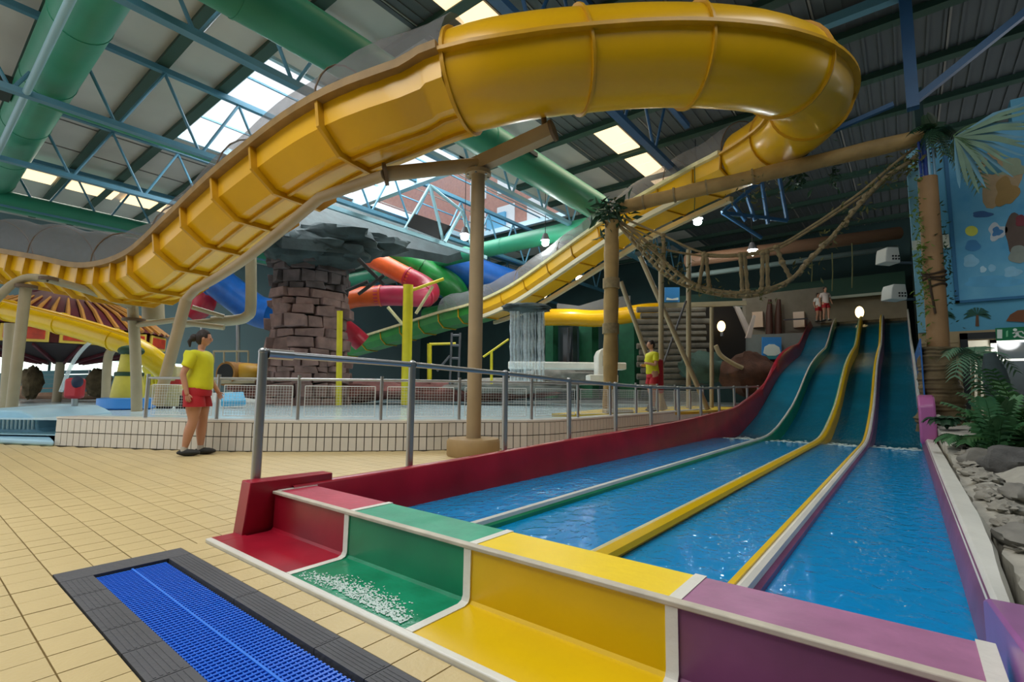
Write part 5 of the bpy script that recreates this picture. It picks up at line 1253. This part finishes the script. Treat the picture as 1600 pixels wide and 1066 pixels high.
def person(label, base, face, H, arms='hang', female=True, look=None, sh=None, detail=True):
    f = Vector(face); f.z = 0; f.normalize(); r = Vector((f.y, -f.x, 0)); base = Vector(base); k = H/1.68
    Pt = lambda x, y, z: base+r*(x*k)+f*(y*k)+Vector((0, 0, z*k))      # x: to the figure's right, y: forward
    t = thing('person', label, 'person', tuple(base))
    w = 1.17 if female else 1.0
    ank = [Pt(-.09, .05, .08), Pt(.09, -.07, .08)]
    legs = []
    for s_, a in zip((-1, 1), ank):
        kn = Pt(s_*.095, .05 if s_ < 0 else .02, .47); hip = Pt(s_*.095, 0, .86)
        legs.append([(Pt(0, 0, .93), .1*k*w), (hip, .1*k*w), (kn+(hip-kn)*.5, .093*k*w), (kn, .062*k), (kn+(a-kn)*.35-f*.012, .06*k*w), (a, .034*k)])
        legs.append([(a, .034*k), (a+f*(-.04*k)+Vector((0, 0, -.045*k)), .032*k), (a+f*.06*k+Vector((0, 0, -.045*k)), .034*k), (a+f*.15*k+Vector((0, 0, -.055*k)), .024*k)])
    torso = [(Pt(0, 0, .93), .1*k*w), (Pt(0, .015, 1.08), .118*k*w), (Pt(0, .02, 1.24), .125*k), (Pt(0, 0, 1.37), .10*k), (Pt(0, .0, 1.42), .052*k), (Pt(0, .02, 1.49), .05*k), (Pt(0, .03, 1.53), .055*k)]
    if arms == 'hang': A = [[Pt(-.17, 0, 1.35), Pt(-.225, .02, 1.08), Pt(-.22, .16, .87), (Pt(-.215, .2, .8))], [Pt(.17, -.01, 1.35), Pt(.23, -.09, 1.09), Pt(.235, -.02, .85), (Pt(.235, .0, .77))]]
    else: A = [[Pt(-.17, 0, 1.35), Pt(-.23, .04, 1.1), Pt(-.1, .22, 1.14), (Pt(.0, .24, 1.15))], [Pt(.17, 0, 1.35), Pt(.23, .06, 1.1), Pt(.1, .25, 1.1), (Pt(.02, .27, 1.1))]]
    arms_ = []; sleeves = []; hands = []
    for a in A:
        arms_.append([(Pt(0, 0, 1.37), .10*k), (a[0], .055*k), ((a[0]+a[1])/2, .05*k), (a[1], .04*k), ((a[1]+a[2])/2, .037*k), (a[2], .027*k), (a[2]+(a[3]-a[2])*.6, (.034*k, .02*k))])
        sleeves.append([(Pt(0, 0, 1.37), .118*k), (a[0], .077*k), (a[0]+(a[1]-a[0])*.6, .074*k), (a[0]+(a[1]-a[0])*.66, .07*k)])
        if detail:
            d = (a[3]-a[2]).normalized(); palmc = a[2]+d*.045*k
            hands.append((palmc, d))
    skin_mesh('body', legs+[torso]+arms_, skin, t)
    for hi, (pc_, d) in enumerate(hands):
        sd_ = f if abs(d.z) > .5 else Vector((0, 0, 1)); sd_ = (sd_-d*sd_.dot(d)).normalized(); cu_ = d.cross(sd_)
        fi = []
        for i, ln in enumerate((.062, .072, .068, .052)):
            b_ = pc_+sd_*((1.5-i)*.017*k)+d*.03*k; m1 = b_+d*ln*.5*k; fi.append([(pc_+sd_*((1.5-i)*.012*k), .009*k), (b_, .0088*k), (m1, .008*k), (m1+(d+cu_*.5*(-1 if hi else 1)).normalized()*ln*.45*k, .006*k)])
        fi.append([(pc_-d*.01*k+sd_*.01*k, .011*k), (pc_+sd_*.04*k+d*.015*k, .0095*k), (pc_+sd_*.052*k+d*.045*k, .0075*k)])
        skin_mesh('hand', fi, skin, t, sub=1)
    # clothes
    skin_mesh('shirt', [[(Pt(0, 0, .86), .16*k*w), (Pt(0, 0, .92), .172*k*w), (Pt(0, .01, 1.06), .155*k*w), (Pt(0, .03, 1.24), .15*k), (Pt(0, 0, 1.37), .118*k), (Pt(0, 0, 1.43), .07*k)]]+sleeves, sh or shirt, t)
    sm_ = MB(); El = lambda c, a, b: [c+r*(math.cos(q)*a)+f*(math.sin(q)*b) for q in [2*PI*i_/20 for i_ in range(20)]]
    sm_.strip([El(Pt(0, 0, z), a*k*w, b*k*w) for z, a, b in ((.96, .13, .105), (.93, .15, .12), (.86, .17, .145), (.80, .172, .142), (.79, .10, .08))], True)
    for s_ in (-1, 1): sm_.strip([El(Pt(s_*x, y, z), a*k*w, a*k*w*1.08) for z, a, x, y in ((.86, .085, .085, 0), (.8, .10, .085, .0), (.7, .106, .092, .015), (.655, .108, .095, .02), (.655, .09, .095, .02))], True)
    finish('shorts', sm_, shorts_m, t, smooth=60)
    # head
    lk = Vector(look).normalized() if look else f; lr = Vector((lk.y, -lk.x, 0)).normalized(); lu = lr.cross(lk).normalized(); hc = Pt(0, .035, 1.585)
    def hf(d):
        q = 1.0
        if d.z < -.2: q *= 1-.12*abs(d.x)*(-d.z)
        if d.y > .93 and -.35 < d.z < .1: q += .10
        return q
    hd = finish('head', MB().ell(hc, (.072*k, .092*k, .112*k), 20, 16, lr, lk, lu, fn=hf), skin, t, smooth=60)
    H_ = lambda x, y, z: hc+lr*(x*k)+lk*(y*k)+lu*(z*k)
    finish('nose', MB().prism([H_(-.012, .086, .018-.04), H_(.012, .086, -.022), H_(.004, .09, .02), H_(-.004, .09, .02)], lk*.0+H_(0, .018, -.008)-H_(0, 0, 0)), skin, hd, smooth=60)
    for s_ in (-1, 1):
        finish('eye', MB().ell(H_(s_*.03, .08, .005), (.012*k, .008*k, .007*k), 8, 6, lr, lk, lu), mat('eye_dark', '#2a201c', .3), hd); finish('ear', MB().ell(H_(s_*.073, .0, -.005), (.012*k, .018*k, .028*k), 8, 6, lr, lk, lu), skin, hd)
    finish('mouth', MB().ell(H_(0, .082, -.052), (.022*k, .008*k, .006*k), 8, 6, lr, lk, lu), mat('lips', '#8f4a42', .5), hd)
    def hair_fn(d): return 1.0 if (d.z > -.15 or d.y < -.1) and not (d.y > .55 and d.z < .55) else .86
    finish('hair', MB().ell(H_(0, -.01, .014), (.081*k, .098*k, .118*k), 22, 16, lr, lk, lu, fn=hair_fn), hairm, t, smooth=60)
    if female: finish('hair_bun', MB().ell(H_(0, -.12, .0), (.045*k, .05*k, .055*k), 12, 8, lr, lk, lu), hairm, t); finish('ponytail', MB().tube([H_(0, -.13, -.0), H_(0, -.165, -.06), H_(0, -.15, -.13)], [.035*k, .028*k, .01*k], 8), hairm, t)
    for a in ank:
        c = a+f*.055*k; c.z = base.z+.045*k
        sm = MB().ell(c, (.055*k, .15*k, .048*k), 14, 8, r, f, fn=lambda d: 1 if d.z > -.6 else .93); finish('shoe', sm, shoe, t)
        finish('sock', MB().cyl(Vector((a.x, a.y, base.z+.05*k)), Vector((a.x, a.y, base.z+.125*k)), .045*k, .042*k, 12), sockm, t)
    return t
wpt = Vector((-7.52, 2.62, 0))
person('woman in yellow T-shirt and red shorts standing beside the pool wall, looking right', wpt, CR+CF*.12, 1.66, 'hang', True, look=CR*1.0+CF*.5+Vector((0, 0, -.06)))
mb_ = W(1021, 648, 12.0); 
person('man in yellow T-shirt with folded arms standing on the yellow deck', (mb_.x, mb_.y, .43), -CR*.9-CF*.2, 1.72, 'fold', False, detail=False)
one('rescue_tube', MB().obox(W(1030, 588, 12.15), CR, CF, Vector((0, 0, 1)), .1, .06, .42), mat('rescue_red2', '#a81626', .5), 'red rescue tube hanging behind the man on the deck', 'rescue tube', bevel=.05)
tp = W(1292, 512, 20.9); tp.z = 3.96
person('person in pale top and dark hair at the top of the slide', tp, -CF, 1.45, 'hang', False, sh=mat('top_pale', '#d9c9c2', .7), detail=False)
t2 = W(1280, 514, 21.2); t2.z = 3.96
person('person in white top waiting beside the top of the slide', t2, -CF+CR*.4, 1.25, 'hang', False, sh=mat('top_white', '#e6e2dc', .7), detail=False)
